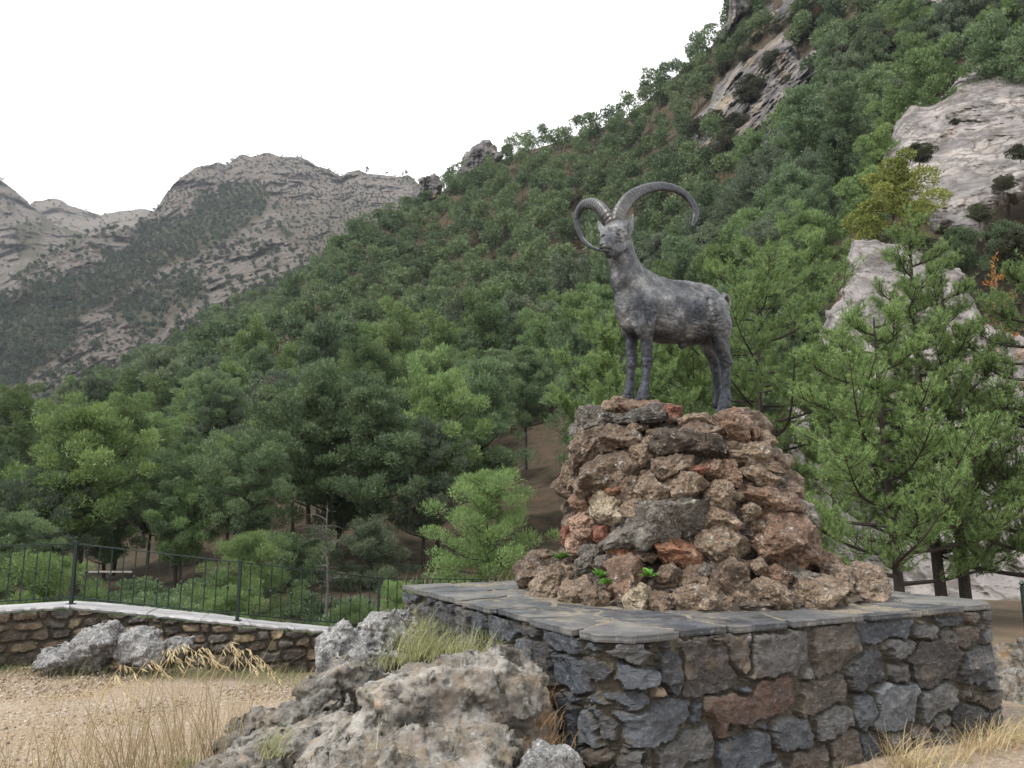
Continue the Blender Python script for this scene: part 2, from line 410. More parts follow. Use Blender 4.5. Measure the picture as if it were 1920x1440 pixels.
class Layer:
    def __init__(s, name, px0, px1, step, nt, top, bot, Yn, Yf, pw, damp, mat, rock=None, nsc=.05, backs=60, jag=0, seed=0, rockamp=0):
        s.top, s.bot, s.Yn, s.Yf, s.pw = top, bot, Yn, Yf, pw
        xs = np.arange(px0, px1 + step, step); t = np.linspace(0, 1, nt)
        px, tt = np.meshgrid(xs, t, indexing='ij'); pyy = s.bot(px) + (s.top(px) - s.bot(px)) * tt
        if jag:
            z0 = np.zeros_like(px); pyy = pyy + jag * tt ** 2 * fbm(np.stack([px, z0, z0], -1), .03, 5, seed + 3)
        Y = s.Y(px, tt); P = pt(px, pyy, Y)
        rk = rock(px, pyy) if rock is not None else np.zeros_like(px)
        d = damp * fbm(P, nsc, 5, seed) + damp * .5 * ridged(P, nsc * 1.3, 4, seed + 7)
        if rockamp: d = d + rk * rockamp * (.75 * ridged(np.stack([P[..., 0] * 1.1 - P[..., 2] * .5, P[..., 1] * .6, P[..., 2] * .45], -1) + 12 * vnoise(P * .012, 3)[..., None], nsc * 3.2, 7, seed + 1) + .35 * fbm(P, nsc * 14, 4, seed + 2))
        s.px, s.py, s.tt, s.rk = px, pyy, tt, rk
        Y = Y - d * np.minimum(1, (Y - 15) / 40); s.P = pt(px, pyy, Y)
        # ground continues over the ridge and down behind it
        e = s.P[:, -1]; B = [e + np.array([0, k * backs, -k * k * backs * .35]) for k in (.3, .8, 1.6)]
        A = np.concatenate([s.P] + [b[:, None] for b in B], 1); s.rkA = np.concatenate([rk] + [rk[:, -1:]] * 3, 1)
        s.obj = link(name, mesh_np(name, A.reshape(-1, 3), grid_faces(A.shape[0], A.shape[1])[:, ::-1], mat, True, {'rock': ('FLOAT', s.rkA)}))
        tag(s.obj, kind='structure')
    def Y(s, px, t): return s.Yn(px) + (s.Yf(px) - s.Yn(px)) * np.clip(t, 0, 1.2) ** s.pw
    def t_of(s, px, py): return (s.bot(px) - py) / (s.bot(px) - s.top(px))
    def surf(s, px, py):
        """world point of the built surface near pixel-column px / row py"""
        i = int(np.clip(round((px - s.px[0, 0]) / (s.px[1, 0] - s.px[0, 0])), 0, s.px.shape[0] - 1))
        col = s.py[i]; j = np.clip(np.interp(-py, -col, np.arange(len(col))), 0, len(col) - 1)
        j0 = int(j); j1 = min(j0 + 1, len(col) - 1); return s.P[i, j0] * (1 - j + j0) + s.P[i, j1] * (j - j0)
YfA = curve([(-500, 90), (0, 100), (200, 118), (400, 142), (600, 172), (800, 222), (1100, 215), (1300, 190), (1400, 175), (1600, 150), (2500, 130)])
edgeA = curve([(-500, 960), (-200, 905), (0, 872), (77, 844), (111, 800), (239, 740), (320, 688), (384, 640), (448, 618), (512, 577), (577, 508), (640, 448), (700, 392), (786, 372), (820, 345), (850, 305), (900, 285), (980, 255), (1100, 220), (1180, 185), (1270, 105), (1330, 55), (1380, 0), (1450, -60), (1600, -200), (2500, -600)])
topA = lambda x: edgeA(x) + 4.6 * F / YfA(x)
A = Layer('forested_hillside', -420, 2340, 10, 150, topA, lambda x: 1240 + 0 * x, lambda x: 28 + 0 * x, YfA, 1.6, 4.5, M['soilA'], seed=11, nsc=.04)
YfB = curve([(-500, 180), (0, 200), (600, 330), (900, 380)])
edgeB = curve([(-500, 930), (-200, 880), (0, 835), (85, 785), (179, 716), (265, 665), (363, 608), (427, 573), (487, 548), (538, 525), (600, 485), (660, 440), (900, 400)])
topB = lambda x: edgeB(x) + 4.2 * F / YfB(x)
B = Layer('wooded_spur', -420, 880, 10, 60, topB, lambda x: topA(x) + 70, lambda x: YfA(x) + 25, YfB, 1.2, 6, M['soilA'], seed=21, nsc=.03)
def c7(pts): return [(x / 2.3415, 250 + y / 2.3415) for x, y in pts]
P_rib = c7([(-300, 1400), (0, 1170), (100, 1110), (200, 1030), (310, 900), (370, 820), (500, 720), (620, 650), (760, 580), (900, 520), (1040, 450), (1100, 390), (1200, 330), (1240, 360), (1240, 440), (1300, 500), (1360, 560), (1250, 660), (1100, 720), (960, 790), (800, 900), (700, 960), (560, 1060), (440, 1160), (330, 1230), (200, 1330), (100, 1450), (-200, 1600)])
P_patch = c7([(490, 750), (700, 650), (830, 600), (925, 680), (850, 740), (760, 800), (720, 880), (620, 910), (500, 810)])
P_left = c7([(-300, 900), (-100, 740), (130, 600), (300, 500), (440, 430), (590, 415), (610, 470), (450, 560), (400, 620), (200, 650), (60, 700), (-300, 950)])
P_top = c7([(600, 400), (760, 200), (1000, 100), (1050, 60), (1310, 80), (1500, 160), (1850, 200), (1900, 290), (1600, 330), (1300, 310), (1190, 330), (1150, 230), (1000, 230), (870, 270), (830, 370), (700, 400)])
P_scrub = c7([(1150, 230), (1900, 280), (1550, 440), (1400, 590), (1330, 560), (1240, 420), (1210, 320)])
def rockM(px, py):
    jit = 9 * fbm(np.stack([px, py, 0 * px], -1), .03, 4, 31)
    f = lambda pl, w=8: smooth(-w, w, sdist(px, py, pl) + jit)
    return np.clip(np.maximum.reduce([f(P_rib) * (1 - .8 * f(P_patch)), f(P_left), f(P_top), .55 * f(P_scrub)]), 0, 1)
topM = curve([(-500, 830), (-300, 720), (-120, 625), (0, 548), (64, 498), (128, 462), (190, 432), (256, 430), (273, 412), (299, 382), (325, 344), (363, 316), (397, 312), (427, 302), (448, 289), (512, 291), (560, 294), (598, 311), (641, 326), (683, 322), (735, 325), (769, 333), (790, 344), (860, 370), (1000, 420)])
YfM = curve([(-500, 600), (0, 640), (128, 700), (256, 800), (450, 950), (800, 980), (1000, 1000)])
Mt = Layer('mountain', -400, 960, 2.5, 230, topM, lambda x: topB(x) + 90, lambda x: 390 + 0 * x, YfM, 1.15, 16, M['mount'], rockM, nsc=.010, backs=150, jag=5, seed=41, rockamp=8)
topL = curve([(-500, 130), (-200, 230), (0, 335), (26, 353), (55, 379), (85, 405), (128, 430), (158, 440), (260, 500)])
Lt = Layer('rocky_mountain_shoulder', -400, 250, 2.5, 120, topL, lambda x: topM(x) + 60, lambda x: 720 + 0 * x, lambda x: 1050 + 0 * x, 1.0, 22, M['mount'], lambda px, py: smooth(-.35, .1, fbm(np.stack([px, py, 0 * px], -1), .02, 3, 8)), nsc=.008, backs=150, jag=6, seed=51, rockamp=9)
topF = curve([(-300, 420), (30, 400), (68, 378), (115, 374), (145, 387), (188, 404), (240, 391), (300, 395), (400, 410), (500, 430)])
Ft = Layer('far_mountain', -300, 480, 4, 50, topF, lambda x: 470 + 0 * x, lambda x: 1250 + 0 * x, lambda x: 1500 + 0 * x, 1.0, 20, M['mountfar'], lambda px, py: .8 + 0 * px, nsc=.008, backs=200, jag=4, seed=61, rockamp=5)
# ---- crags
def crag(name, poly, step, Yfun, bulge, namp, nsc, mat, w=25, back=6, seed=0, strata=(1, 1, 1), edge=5, fineamp=.25):
    p = np.array(poly, float); x0, y0 = p.min(0) - 12; x1, y1 = p.max(0) + 12
    xs = np.arange(x0, x1, step); ys = np.arange(y0, y1, step); px, py = np.meshgrid(xs, ys, indexing='ij')
    q = np.stack([px, py, 0 * px], -1)
    d = sdist(px, py, poly) + edge * fbm(q, .035, 4, seed + 2)
    Y0 = Yfun(px, py); e = np.clip(d / w, 0, 1)
    P0 = pt(px, py, Y0)
    n = namp * (fbm(P0 * np.array(strata), nsc, 5, seed) + .7 * ridged(P0 * np.array(strata), nsc * 2, 5, seed + 3)) + fineamp * namp * ridged(P0, nsc * 9, 3, seed + 5)
    Y = Y0 - bulge * np.sqrt(np.clip(1 - (1 - e) ** 2, 0, 1)) - n * np.minimum(1, e * 2 + .3) + back * (1 - smooth(-3 * step, 0, d))
    V = pt(px, py, Y).reshape(-1, 3); ni, nj = px.shape; Fc = grid_faces(ni, nj)
    keep = (d.reshape(-1)[Fc] > -3 * step).all(1); Fc = Fc[keep]
    u, inv = np.unique(Fc, return_inverse=True); V = V[u]; Fc = inv.reshape(Fc.shape)
    return V, Fc
def c8(pts): return [(1200 + x / 2.667, y / 2.667) for x, y in pts]
AY = lambda px, py: A.Y(px, A.t_of(px, py))
m = NT('weathered_cliff_rock'); v = m.coord(1); vs = m.coord(1, stretch=(1, 1, .35))
c = m.ramp(m.noise(v, .16, 9, .66, .4), [(.34, (.035, .033, .036)), (.5, (.12, .112, .11)), (.68, (.30, .275, .25))])
c = m.mix(m.ramp(m.noise(v, .10, 4, .6), [(.5, 0.0), (.64, .6)]), c, (.30, .22, .13))
c = m.mix(m.ramp(m.noise(vs, .5, 7, .7), [(.5, 0.0), (.62, .75)]), c, (.045, .045, .05))
c = m.mix(m.ramp(m.noise(v, .45, 7, .7), [(.56, 0.0), (.66, .7)]), c, (.075, .075, .035))
M['cliff'] = m.out(c, .95, m.bump(m.noise(vs, 1.2, 9, .75), 1.0, .5), spec=.2)
m = NT('pale_bedded_limestone'); v = m.coord(1)
m0 = m.n('ShaderNodeMapping'); m0.inputs['Rotation'].default_value = (R(12), R(34), R(0)); m.l(v, m0.inputs[0]); mp = m.n('ShaderNodeMapping'); mp.inputs['Scale'].default_value = (.85, 1.0, 1.35); m.l(m0.outputs[0], mp.inputs[0]); vb = mp.outputs[0]
c = m.ramp(m.noise(v, .45, 9, .62, .3), [(.30, (.075, .068, .068)), (.48, (.185, .17, .165)), (.7, (.35, .315, .29))])
c = m.mix(m.ramp(m.noise(vb, .55, 8, .7, .3), [(.54, 0.0), (.66, .6)]), c, (.22, .165, .12))
cr = m.n('ShaderNodeTexVoronoi', feature='DISTANCE_TO_EDGE'); cr.inputs['Scale'].default_value = .75; 
nd = m.n('ShaderNodeTexNoise'); nd.inputs['Scale'].default_value = 2.2; nd.inputs['Detail'].default_value = 5; m.l(vb, nd.inputs['Vector'])
ad = m.mix(1.1, vb, nd.outputs['Color'], 'ADD'); m.l(ad, cr.inputs['Vector'])
crk = m.ramp(cr.outputs['Distance'], [(.03, 0.0), (.15, 1.0)])
c = m.mix(m.math('MULTIPLY', m.math('MULTIPLY', m.math('SUBTRACT', 1.0, crk), .8), m.ramp(m.noise(v, .5, 5, .6), [(.34, .1), (.52, 1.0)])), c, (.08, .07, .06))
c = m.mix(m.ramp(m.noise(v, 1.6, 7, .75), [(.60, 0.0), (.68, .6)]), c, (.10, .10, .05))
h = m.math('ADD', m.noise(vb, 1.4, 10, .7), m.math('MULTIPLY', crk, .25))
M['bedded'] = m.out(c, .9, m.bump(h, .8, .12), spec=.25)
def add_crag(name, label, V, Fc, mat):
    o3 = V.mean(0); o3[2] = V[:, 2].min()
    o = link(name, mesh_np(name, V - o3, Fc, mat, False), None, tuple(o3)); return tag(o, label, 'rock')
CR = [
 ('cliff', 'dark weathered grey cliff high on the wooded slope above the horn tip', c8([(250, 800), (255, 680), (270, 590), (330, 530), (420, 400), (520, 290), (640, 210), (720, 150), (780, 210), (800, 290), (860, 250), (1020, 225), (1040, 330), (870, 410), (860, 480), (810, 590), (745, 700), (735, 840), (690, 900), (650, 840), (560, 730), (470, 730), (400, 780)]), 9, 71, .5),
 ('cliff', 'grey cliff tower at the skyline, cut by the top of the photo', c8([(405, 190), (440, 90), (455, -60), (600, -60), (590, 30), (500, 100), (430, 200)]), 7, 72, 1),
 ('cliff', 'pale broken rock face at the top edge right of the skyline cliff tower', c8([(600, 130), (620, 20), (700, -60), (840, -60), (850, 60), (740, 120)]), 4, 73, 1),
 ('cliff', 'dark shaded rock band among shrubs near the top right corner', c8([(1200, 270), (1240, 180), (1330, 100), (1400, -20), (1520, -20), (1570, 120), (1480, 250), (1290, 300)]), 4, 74, 1),
 ('cliff', 'small tan rock ledge between shrubs above the big pale crag', c8([(1490, 220), (1560, 160), (1700, 115), (1720, 150), (1640, 195), (1560, 245)]), 3, 75, 1),
 ('cliff', 'grey rock knob breaking the tree line on the forested ridge', [(850, 335), (872, 300), (886, 282), (905, 274), (926, 280), (940, 292), (925, 315), (890, 330)], 3, 76, 1),
 ('cliff', 'dark rocky notch where the wooded ridge meets the far mountain', [(784, 372), (790, 342), (812, 330), (830, 345), (822, 375), (800, 385)], 2.5, 78, 1)]
for nm, lb, pl, bl, sd_, st_ in CR:
    pa = np.array(pl); onridge = sd_ in (76, 77, 78, 72)
    yf = (lambda px, py: np.full(np.shape(px), float(A.Yf(pa[:, 0].mean()) - 6))) if onridge else AY
    V, Fc = crag(nm, pl, 2.2, yf, bl, 3.2 if sd_ == 71 else 2.4, .06 if sd_ < 76 else .12, None, 28 if sd_ == 71 else 12, 8, sd_, (1, .6, .35), 5 if sd_ < 76 else 9)
    add_crag(nm, lb, V, Fc, M['cliff'])
O1 = c8([(1205, 860), (1255, 700), (1285, 600), (1350, 545), (1500, 490), (1600, 410), (1690, 350), (1800, 330), (1920, 365), (2300, 420), (2500, 900), (1960, 960), (1850, 1020), (1710, 1110), (1690, 1195), (1560, 1150), (1480, 1160), (1380, 1010), (1300, 890)])
V, Fc = crag('crag', O1, 2.2, lambda px, py: 50 + (400 - py) * .055 + (1800 - px) * .02, 3.0, .55, .16, None, 40, 9, 81, (1, .7, 1.0), 5, .12)
add_crag('crag', 'large pale cracked limestone crag dotted with bushes at the right edge', V, Fc, M['bedded'])
O2 = [(1478, 770), (1497, 729), (1530, 680), (1541, 632), (1557, 588), (1581, 567), (1590, 523), (1606, 456), (1655, 452), (1700, 462), (1740, 480), (1800, 520), (1840, 600), (1900, 640), (2200, 640), (2200, 1290), (1560, 1290), (1520, 1000)]
V, Fc = crag('crag', O2, 2.4, lambda px, py: 16.8 + np.clip(1150 - py, 0, 900) * .016, 1.8, .26, .4, None, 45, 5, 82, (1, .7, .55), 6, .14)
add_crag('crag', 'whitish rock spur rising behind the right hand pine trees', V, Fc, M['bedded'])
# ================================================================== MASONRY
def masonry(pos, nor, s_arr, z_arr, cells, colors, mortarc, seed, prot=.035, zoff=0, warp=.010, gap=.008, power=4.0, batter=0.0, rnd=.014):
    """pos(s)->(x,y), nor(s)->(nx,ny). cells: (k,5) cs,cz,hw,hh,rot in metres. Returns verts, faces, colour attribute"""
    S, Z = np.meshgrid(s_arr, z_arr, indexing='ij')
    q = np.stack([S, Z, 0 * S + seed], -1)
    s2 = S + warp * fbm(q, 8, 4, seed, .6) ; z2 = Z + warp * fbm(q, 8, 4, seed + 40, .6)
    D1 = np.full(S.shape, 9.0); D2 = np.full(S.shape, 9.0); ID = np.full(S.shape, -1); SC = np.full(S.shape, .1)
    for k, (cs, cz, hw, hh, ro) in enumerate(cells):
        m_ = (np.abs(S - cs) < (hw + hh) * 1.6) 
        if not m_.any(): continue
        a = s2[m_] - cs; b = z2[m_] - cz; c_, s_ = math.cos(ro), math.sin(ro)
        x = (a * c_ + b * s_) / hw; y = (-a * s_ + b * c_) / hh
        d = (np.abs(x) ** power + np.abs(y) ** power) ** (1 / power)
        d1, d2, idd, sc = D1[m_], D2[m_], ID[m_], SC[m_]
        less = d < d1
        d2 = np.where(less, d1, np.minimum(d2, d)); idd = np.where(less, k, idd); sc = np.where(less, min(hw, hh), sc); d1 = np.where(less, d, d1)
        D1[m_], D2[m_], ID[m_], SC[m_] = d1, d2, idd, sc
    e = np.minimum((1.0 - D1) * SC, (D2 - D1) * .5 * SC) - gap * .5
    e = e + .004 * fbm(q, 40, 2, seed + 3)
    n = len(cells); rs = np.random.default_rng(seed)
    tiltx, tilty, pr = rs.normal(0, .13, n + 1), rs.normal(0, .13, n + 1), rs.uniform(.55, 1.25, n + 1)
    C = np.array([(c[0], c[1]) for c in cells] + [(0, 0)])
    on = smooth(0, rnd, e); i_ = np.clip(ID, 0, n)
    face = prot * pr[i_] + tiltx[i_] * (S - C[i_, 0]) * .5 + tilty[i_] * (Z - C[i_, 1]) * .5
    q3 = np.stack([S, Z, ID * 3.7], -1)
    facets = .016 * ridged(q3 * np.array([1, 1, 1]), 5, 5, seed + 6) + .004 * fbm(q3, 30, 3, seed + 8)
    hgt = on * np.maximum(face + facets, .012) + (1 - on) * .006 * fbm(q, 22, 4, seed + 9)
    x, y = pos(S); nx, ny = nor(S)
    off = hgt + batter * (z_arr.max() - Z)
    V = np.stack([x + nx * off, y + ny * off, Z + zoff], -1).reshape(-1, 3)
    cols = np.array(list(colors) + [mortarc], float)
    cc = np.where((on > .45)[..., None], cols[i_], np.array(mortarc))
    return V, grid_faces(len(s_arr), len(z_arr)), cc.reshape(-1, 3), on.reshape(-1)
def masonry_mat(name, rough=.5, vein=(.42, .42, .42), wet=.25):
    m = NT(name); v = m.coord(1); at = m.n('ShaderNodeAttribute', attribute_name='stone_colour'); on = m.n('ShaderNodeAttribute', attribute_name='is_stone')
    f = m.ramp(m.noise(v, 9, 8, .7, .4), [(.3, .45), (.5, 1.0), (.72, 1.9)])
    c = m.mix(1.0, at.outputs['Color'], f, 'MULTIPLY')
    vs = m.coord(1, stretch=(1, 1, 2.2))
    st = m.ramp(m.noise(vs, 20, 9, .82, 1.2), [(.53, 0.0), (.68, .75)])
    c2 = m.mix(st, c, vein); c2 = m.mix(m.ramp(m.noise(v, 5, 5, .6), [(.58, 0.0), (.72, .5)]), c2, (.16, .12, .08))
    gm = m.ramp(m.noise(v, 60, 4, .8), [(.3, .45), (.65, 1.25)])
    mo = m.mix(1.0, m.mix(1.0, at.outputs['Color'], gm, 'MULTIPLY'), m.ramp(m.noise(v, 4, 5, .6), [(.3, .6), (.7, 1.15)]), 'MULTIPLY')
    col = m.mix(on.outputs['Fac'], mo, c2)
    rg = m.ramp(m.math('MULTIPLY', on.outputs['Fac'], m.noise(v, 14, 4, .6)), [(.2, .9), (.55, rough)])
    h = m.math('ADD', m.noise(vs, 22, 8, .75), m.math('MULTIPLY', m.noise(v, 90, 4, .7), .5))
    return m.out(col, rg, m.bump(h, .9, .018), spec=.5)
M['masonry'] = masonry_mat('dark_slate_masonry', .30, (.27, .28, .30))
M['masonry_brown'] = masonry_mat('brown_dry_stone', .75, (.34, .28, .21))
# ------------------------------------------------------------------ the plinth
NEAR = np.array([.56, 4.50]); RGT = np.array([3.73, 6.14]); LFT = np.array([-1.0, 7.55]); PH = .875; PTOP = .914
dR = (RGT - NEAR) / np.linalg.norm(RGT - NEAR); dL0 = (LFT - NEAR); 
dL = np.array([-dR[1], dR[0]]); LR = np.linalg.norm(RGT - NEAR); LL = float(dL0 @ dL)
FAR = NEAR + dR * LR + dL * LL; rc = .22
nR = np.array([dR[1], -dR[0]]); nL = np.array([-dL[1], dL[0]])
# path: from the far left corner along left face to the rounded near corner, along the right face to right corner, round it a bit
arc = rc * math.pi / 2; sA = LL - rc; sB = sA + arc; sC = sB + LR - 2 * rc; sD = sC + arc; sE = sD + LL - rc
def ppos(S, inset=0.0):
    S = np.asarray(S, float)
    cN = NEAR + (dR + dL) * rc; cR = NEAR + dR * (LR - rc) + dL * rc
    x = np.zeros_like(S); y = np.zeros_like(S); nx = np.zeros_like(S); ny = np.zeros_like(S)
    m1 = S < sA; p = NEAR[None] + dL[None] * (LL - S[m1])[:, None]; x[m1], y[m1] = p.T; nx[m1], ny[m1] = nL
    m2 = (S >= sA) & (S < sB); a = (S[m2] - sA) / rc; nn = np.cos(a)[:, None] * nL + np.sin(a)[:, None] * nR; p = cN + nn * rc; x[m2], y[m2] = p.T; nx[m2], ny[m2] = nn.T
    m3 = (S >= sB) & (S < sC); p = NEAR[None] + dR[None] * (rc + S[m3] - sB)[:, None]; x[m3], y[m3] = p.T; nx[m3], ny[m3] = nR
    m4 = (S >= sC) & (S < sD); a = (S[m4] - sC) / rc; nn = np.cos(a)[:, None] * nR + np.sin(a)[:, None] * (-nL); p = cR + nn * rc; x[m4], y[m4] = p.T; nx[m4], ny[m4] = nn.T
    m5 = S >= sD; p = RGT[None] + dL[None] * (rc + S[m5] - sD)[:, None]; x[m5], y[m5] = p.T; nx[m5], ny[m5] = -nL
    return x, y, nx, ny
def as2d(f):
    return lambda S: f(S)
def pos_p(S): a = ppos(S.ravel()); return a[0].reshape(S.shape), a[1].reshape(S.shape)
def nor_p(S): a = ppos(S.ravel()); return a[2].reshape(S.shape), a[3].reshape(S.shape)
s_arr = np.arange(0, sE, .0085); z_arr = np.arange(-.42, PH, .0085)
SS, ZZ = np.meshgrid(np.arange(.2, sD + .1, .02), np.arange(-.4, PH, .02), indexing='ij')
xx, yy = pos_p(SS); qx, qy, qd = proj(np.stack([xx, yy, ZZ], -1))
SL, SL2, DK, DB, BR, RB, GR, LB, TN = (.034, .040, .050), (.048, .054, .063), (.020, .021, .024), (.027, .021, .017), (.058, .044, .032), (.062, .034, .022), (.062, .060, .057), (.088, .096, .105), (.20, .155, .11)
c3 = [(485, 205, 585, 272, SL), (585, 232, 680, 268, SL2), (432, 240, 508, 345, DK), (510, 280, 612, 368, SL), (608, 278, 792, 390, SL2), (790, 262, 872, 372, DK), (865, 230, 1025, 388, DB),
 (990, 215, 1068, 318, BR), (1065, 222, 1265, 345, GR), (1018, 352, 1085, 395, SL), (1262, 195, 1410, 328, BR), (1405, 165, 1550, 232, SL), (1550, 178, 1635, 230, GR), (1635, 155, 1715, 196, DK),
 (1365, 262, 1480, 370, DK), (1480, 225, 1575, 275, GR), (1568, 205, 1698, 362, DB), (1485, 300, 1560, 360, GR), (1690, 185, 1775, 245, BR), (1775, 190, 1855, 232, GR), (1700, 240, 1858, 330, DK),
 (1705, 340, 1798, 392, GR), (1798, 335, 1850, 370, GR), (930, 355, 1215, 480, RB), (1225, 335, 1368, 440, BR), (1380, 385, 1450, 482, SL2), (1440, 352, 1580, 500, LB), (1580, 360, 1700, 448, GR),
 (1705, 385, 1860, 430, BR), (1700, 400, 1780, 500, DK), (1610, 450, 1665, 492, GR), (585, 402, 748, 438, SL2), (520, 378, 585, 410, SL), (488, 400, 568, 552, SL), (572, 450, 655, 545, LB),
 (655, 412, 882, 552, SL2), (885, 415, 930, 485, SL), (780, 485, 978, 612, GR), (975, 505, 1135, 600, SL), (1130, 470, 1270, 555, SL2), (1255, 430, 1380, 515, GR), (583, 555, 740, 618, BR), (740, 575, 775, 615, SL),
 (985, 475, 1055, 505, GR), (1080, 468, 1145, 495, SL2), (1310, 495, 1405, 610, BR), (1180, 550, 1310, 620, BR), (1475, 500, 1550, 570, BR), (1550, 480, 1620, 560, BR), (1780, 430, 1870, 500, DK), (1620, 500, 1700, 560, GR),
 (940, 222, 1000, 248, TN), (740, 235, 790, 258, GR), (1720, 150, 1800, 180, DK), (1225, 290, 1260, 345, GR), (1060, 595, 1180, 625, GR), (880, 590, 965, 625, GR), (1400, 500, 1470, 600, SL),
 (125, 125, 195, 245, DK), (300, 150, 390, 230, SL2), (375, 225, 435, 285, LB), (395, 185, 455, 215, DK), (35, 75, 90, 112, SL2), (90, 95, 145, 122, SL), (60, 115, 120, 180, GR), (200, 130, 250, 190, GR), (250, 145, 300, 215, SL), (200, 195, 260, 260, SL2), (300, 235, 370, 300, SL),
 (1540, 305, 1570, 325, TN), (770, 350, 820, 402, TN)]
ROT = {23: .22, 20: .20, 38: -.0, 40: .3, 37: .25, 21: .15, 27: .2, 45: .25}
cells, cols = [], []
for k, (x0, y0, x1, y1, c) in enumerate(c3):
    px_, py_ = 740 + (x0 + x1) / 2 / 1.627, 1060 + (y0 + y1) / 2 / 1.627
    i = np.unravel_index(np.argmin((qx - px_) ** 2 + (qy - py_) ** 2), qx.shape); s0, z0 = SS[i], ZZ[i]; D = qd[i]
    nx_, ny_ = [float(a) for a in ppos(np.array([s0]))[2:]]; vx, vy = nrm(np.array([xx[i], yy[i]]))
    fs = max(.35, abs(nx_ * vx + ny_ * vy))
    hw = (x1 - x0) / 1.627 / 2 / F * D / fs; hh = (y1 - y0) / 1.627 / 2 / F * D
    cells.append((s0, z0, hw * 1.22, hh * 1.22, ROT.get(k, random.uniform(-.1, .1)))); cols.append(np.array(c) * random.uniform(.85, 1.15))
nmain = len(cells)
# fill what is left with stones of its own
def fill(cells, cols, s0, s1, z0, z1, n, wr, hr, pal, seed, thr=1.05):
    rs = np.random.default_rng(seed); k = 0
    for _ in range(n):
        s = rs.uniform(s0, s1); z = rs.uniform(z0, z1); f = max(.35, 1 - k / n)
        hw, hh = rs.uniform(*wr) * (.5 + .5 * f), rs.uniform(*hr) * (.5 + .5 * f)
        ok = True
        for (cs, cz, w_, h_, r_) in cells:
            dx, dz = abs(s - cs), abs(z - cz)
            if dx < (w_ / 1.2 + hw) * .95 and dz < (h_ / 1.2 + hh) * .95: ok = False; break
        k += 1
        if ok: cells.append((s, z, hw * 1.2, hh * 1.2, rs.normal(0, .12))); cols.append(np.array(pal[rs.integers(len(pal))]) * rs.uniform(.8, 1.2))
PAL = [SL, SL2, DK, GR, BR, SL, GR]
fill(cells, cols, 0, sE, -.4, PH, 900, (.05, .15), (.03, .09), PAL, 5)
fill(cells, cols, 0, sE, -.4, PH, 2500, (.02, .05), (.012, .03), PAL, 6)
for k_, z_ in enumerate((-.30, -.12, .06, .22, .40, .56, .70, .81)):
    cells.append((sA + arc * (.38 + .3 * (k_ % 2)), z_, .17, .105, random.uniform(-.1, .1))); cols.append(np.array([SL, SL2, DK, GR][k_ % 4]))
V, Fc, cc, on = masonry(pos_p, nor_p, s_arr, z_arr, cells, cols, (.115, .098, .072), 77, .058, warp=.016, power=5.0, gap=.007, rnd=.010)
root = empty('stone_plinth', (float(FAR[0] + NEAR[0]) / 2, float(FAR[1] + NEAR[1]) / 2, 0))
tag(root, 'square plinth of dark slate rubble masonry carrying the stone mound', 'plinth')
org = np.array(root.location)
link('masonry', mesh_np('masonry', V - org, Fc, M['masonry'], False, {'stone_colour': ('FLOAT_COLOR', cc), 'is_stone': ('FLOAT', on)}), root)
# mortar bed that fills the plinth under the slabs (also closes the hidden back)
bx = MB(); mid = (NEAR + FAR) / 2
bx.box([mid[0], mid[1], (PH - .6) / 2 + .012], [LR / 2 - .095, LL / 2 - .095, (PH + .6) / 2 - .0], [[dR[0], dR[1], 0], [dL[0], dL[1], 0], [0, 0, 1]])
bx.build('mortar_bed', M['mortar'], root).data.transform(Matrix.Translation(-Vector(org)))
# coping slabs: irregular polygons clipped to the (rounded) square
def clip(poly, p, n):
    out = []
    for i in range(len(poly)):
        a, b = poly[i - 1], poly[i]; da, db = (a - p) @ n, (b - p) @ n
        if da <= 0: out.append(a)
        if (da < 0) != (db < 0): out.append(a + (b - a) * (da / (da - db)))
    return out
def slab_mesh(poly, z0, th, rs, inner_z=.002, mat=None, jag=.022, org=org):
    # jagged outline
    P = []
    for i in range(len(poly)):
        a, b = poly[i], poly[(i + 1) % len(poly)]; L = np.linalg.norm(b - a); k = max(1, int(L / .045)); n_ = np.array([b[1] - a[1], a[0] - b[0]]) / max(L, 1e-6)
        for j in range(k):
            t = j / k; q_ = a + (b - a) * t; P.append(q_ + n_ * jag * (.55 * float(vnoise(np.array([[q_[0] * 6, q_[1] * 6, 1.7]]), 3)[0]) + .55 * float(vnoise(np.array([[q_[0] * 17, q_[1] * 17, .7]]), 4)[0]) + .15 * rs.normal()))
    P = np.array(P); c = P.mean(0); rings = []
    for sc, zz in ((.990, 0.0), (1.0, th * .3), (.995, th * .62), (1.0, th * .9), (.994, th)):
        Q = c + (P - c) * (sc + rs.normal(0, .0015, (len(P), 1))); rings.append(np.concatenate([Q, np.full((len(P), 1), z0 + zz)], 1))
    for f in (.8, .55, .28):
        Q = c + (P - c) * f; zt = z0 + th + .003 * fbm(np.concatenate([Q, np.zeros((len(Q), 1))], 1), 7, 3, 4)
        rings.append(np.concatenate([Q, zt[:, None]], 1))
    V = np.concatenate(rings + [np.array([[c[0], c[1], z0 + th], [c[0], c[1], z0]])]); n = len(P); nr = len(rings); j = np.arange(n); j2 = (j + 1) % n; Fq = []
    for r in range(nr - 1): Fq.append(np.stack([r * n + j, r * n + j2, (r + 1) * n + j2, (r + 1) * n + j], -1))
    Fq = np.concatenate(Fq); T = np.concatenate([Fq[:, [0, 1, 2]], Fq[:, [0, 2, 3]], np.stack([(nr - 1) * n + j, (nr - 1) * n + j2, np.full(n, nr * n)], -1), np.stack([j2, j, np.full(n, nr * n + 1)], -1)])
    V[:, :2] -= org[:2]
    return mesh_np('coping_slab', V, T, mat, False)
m = NT('wet_slate_slab'); v = m.coord(1); oi = m.n('ShaderNodeObjectInfo')
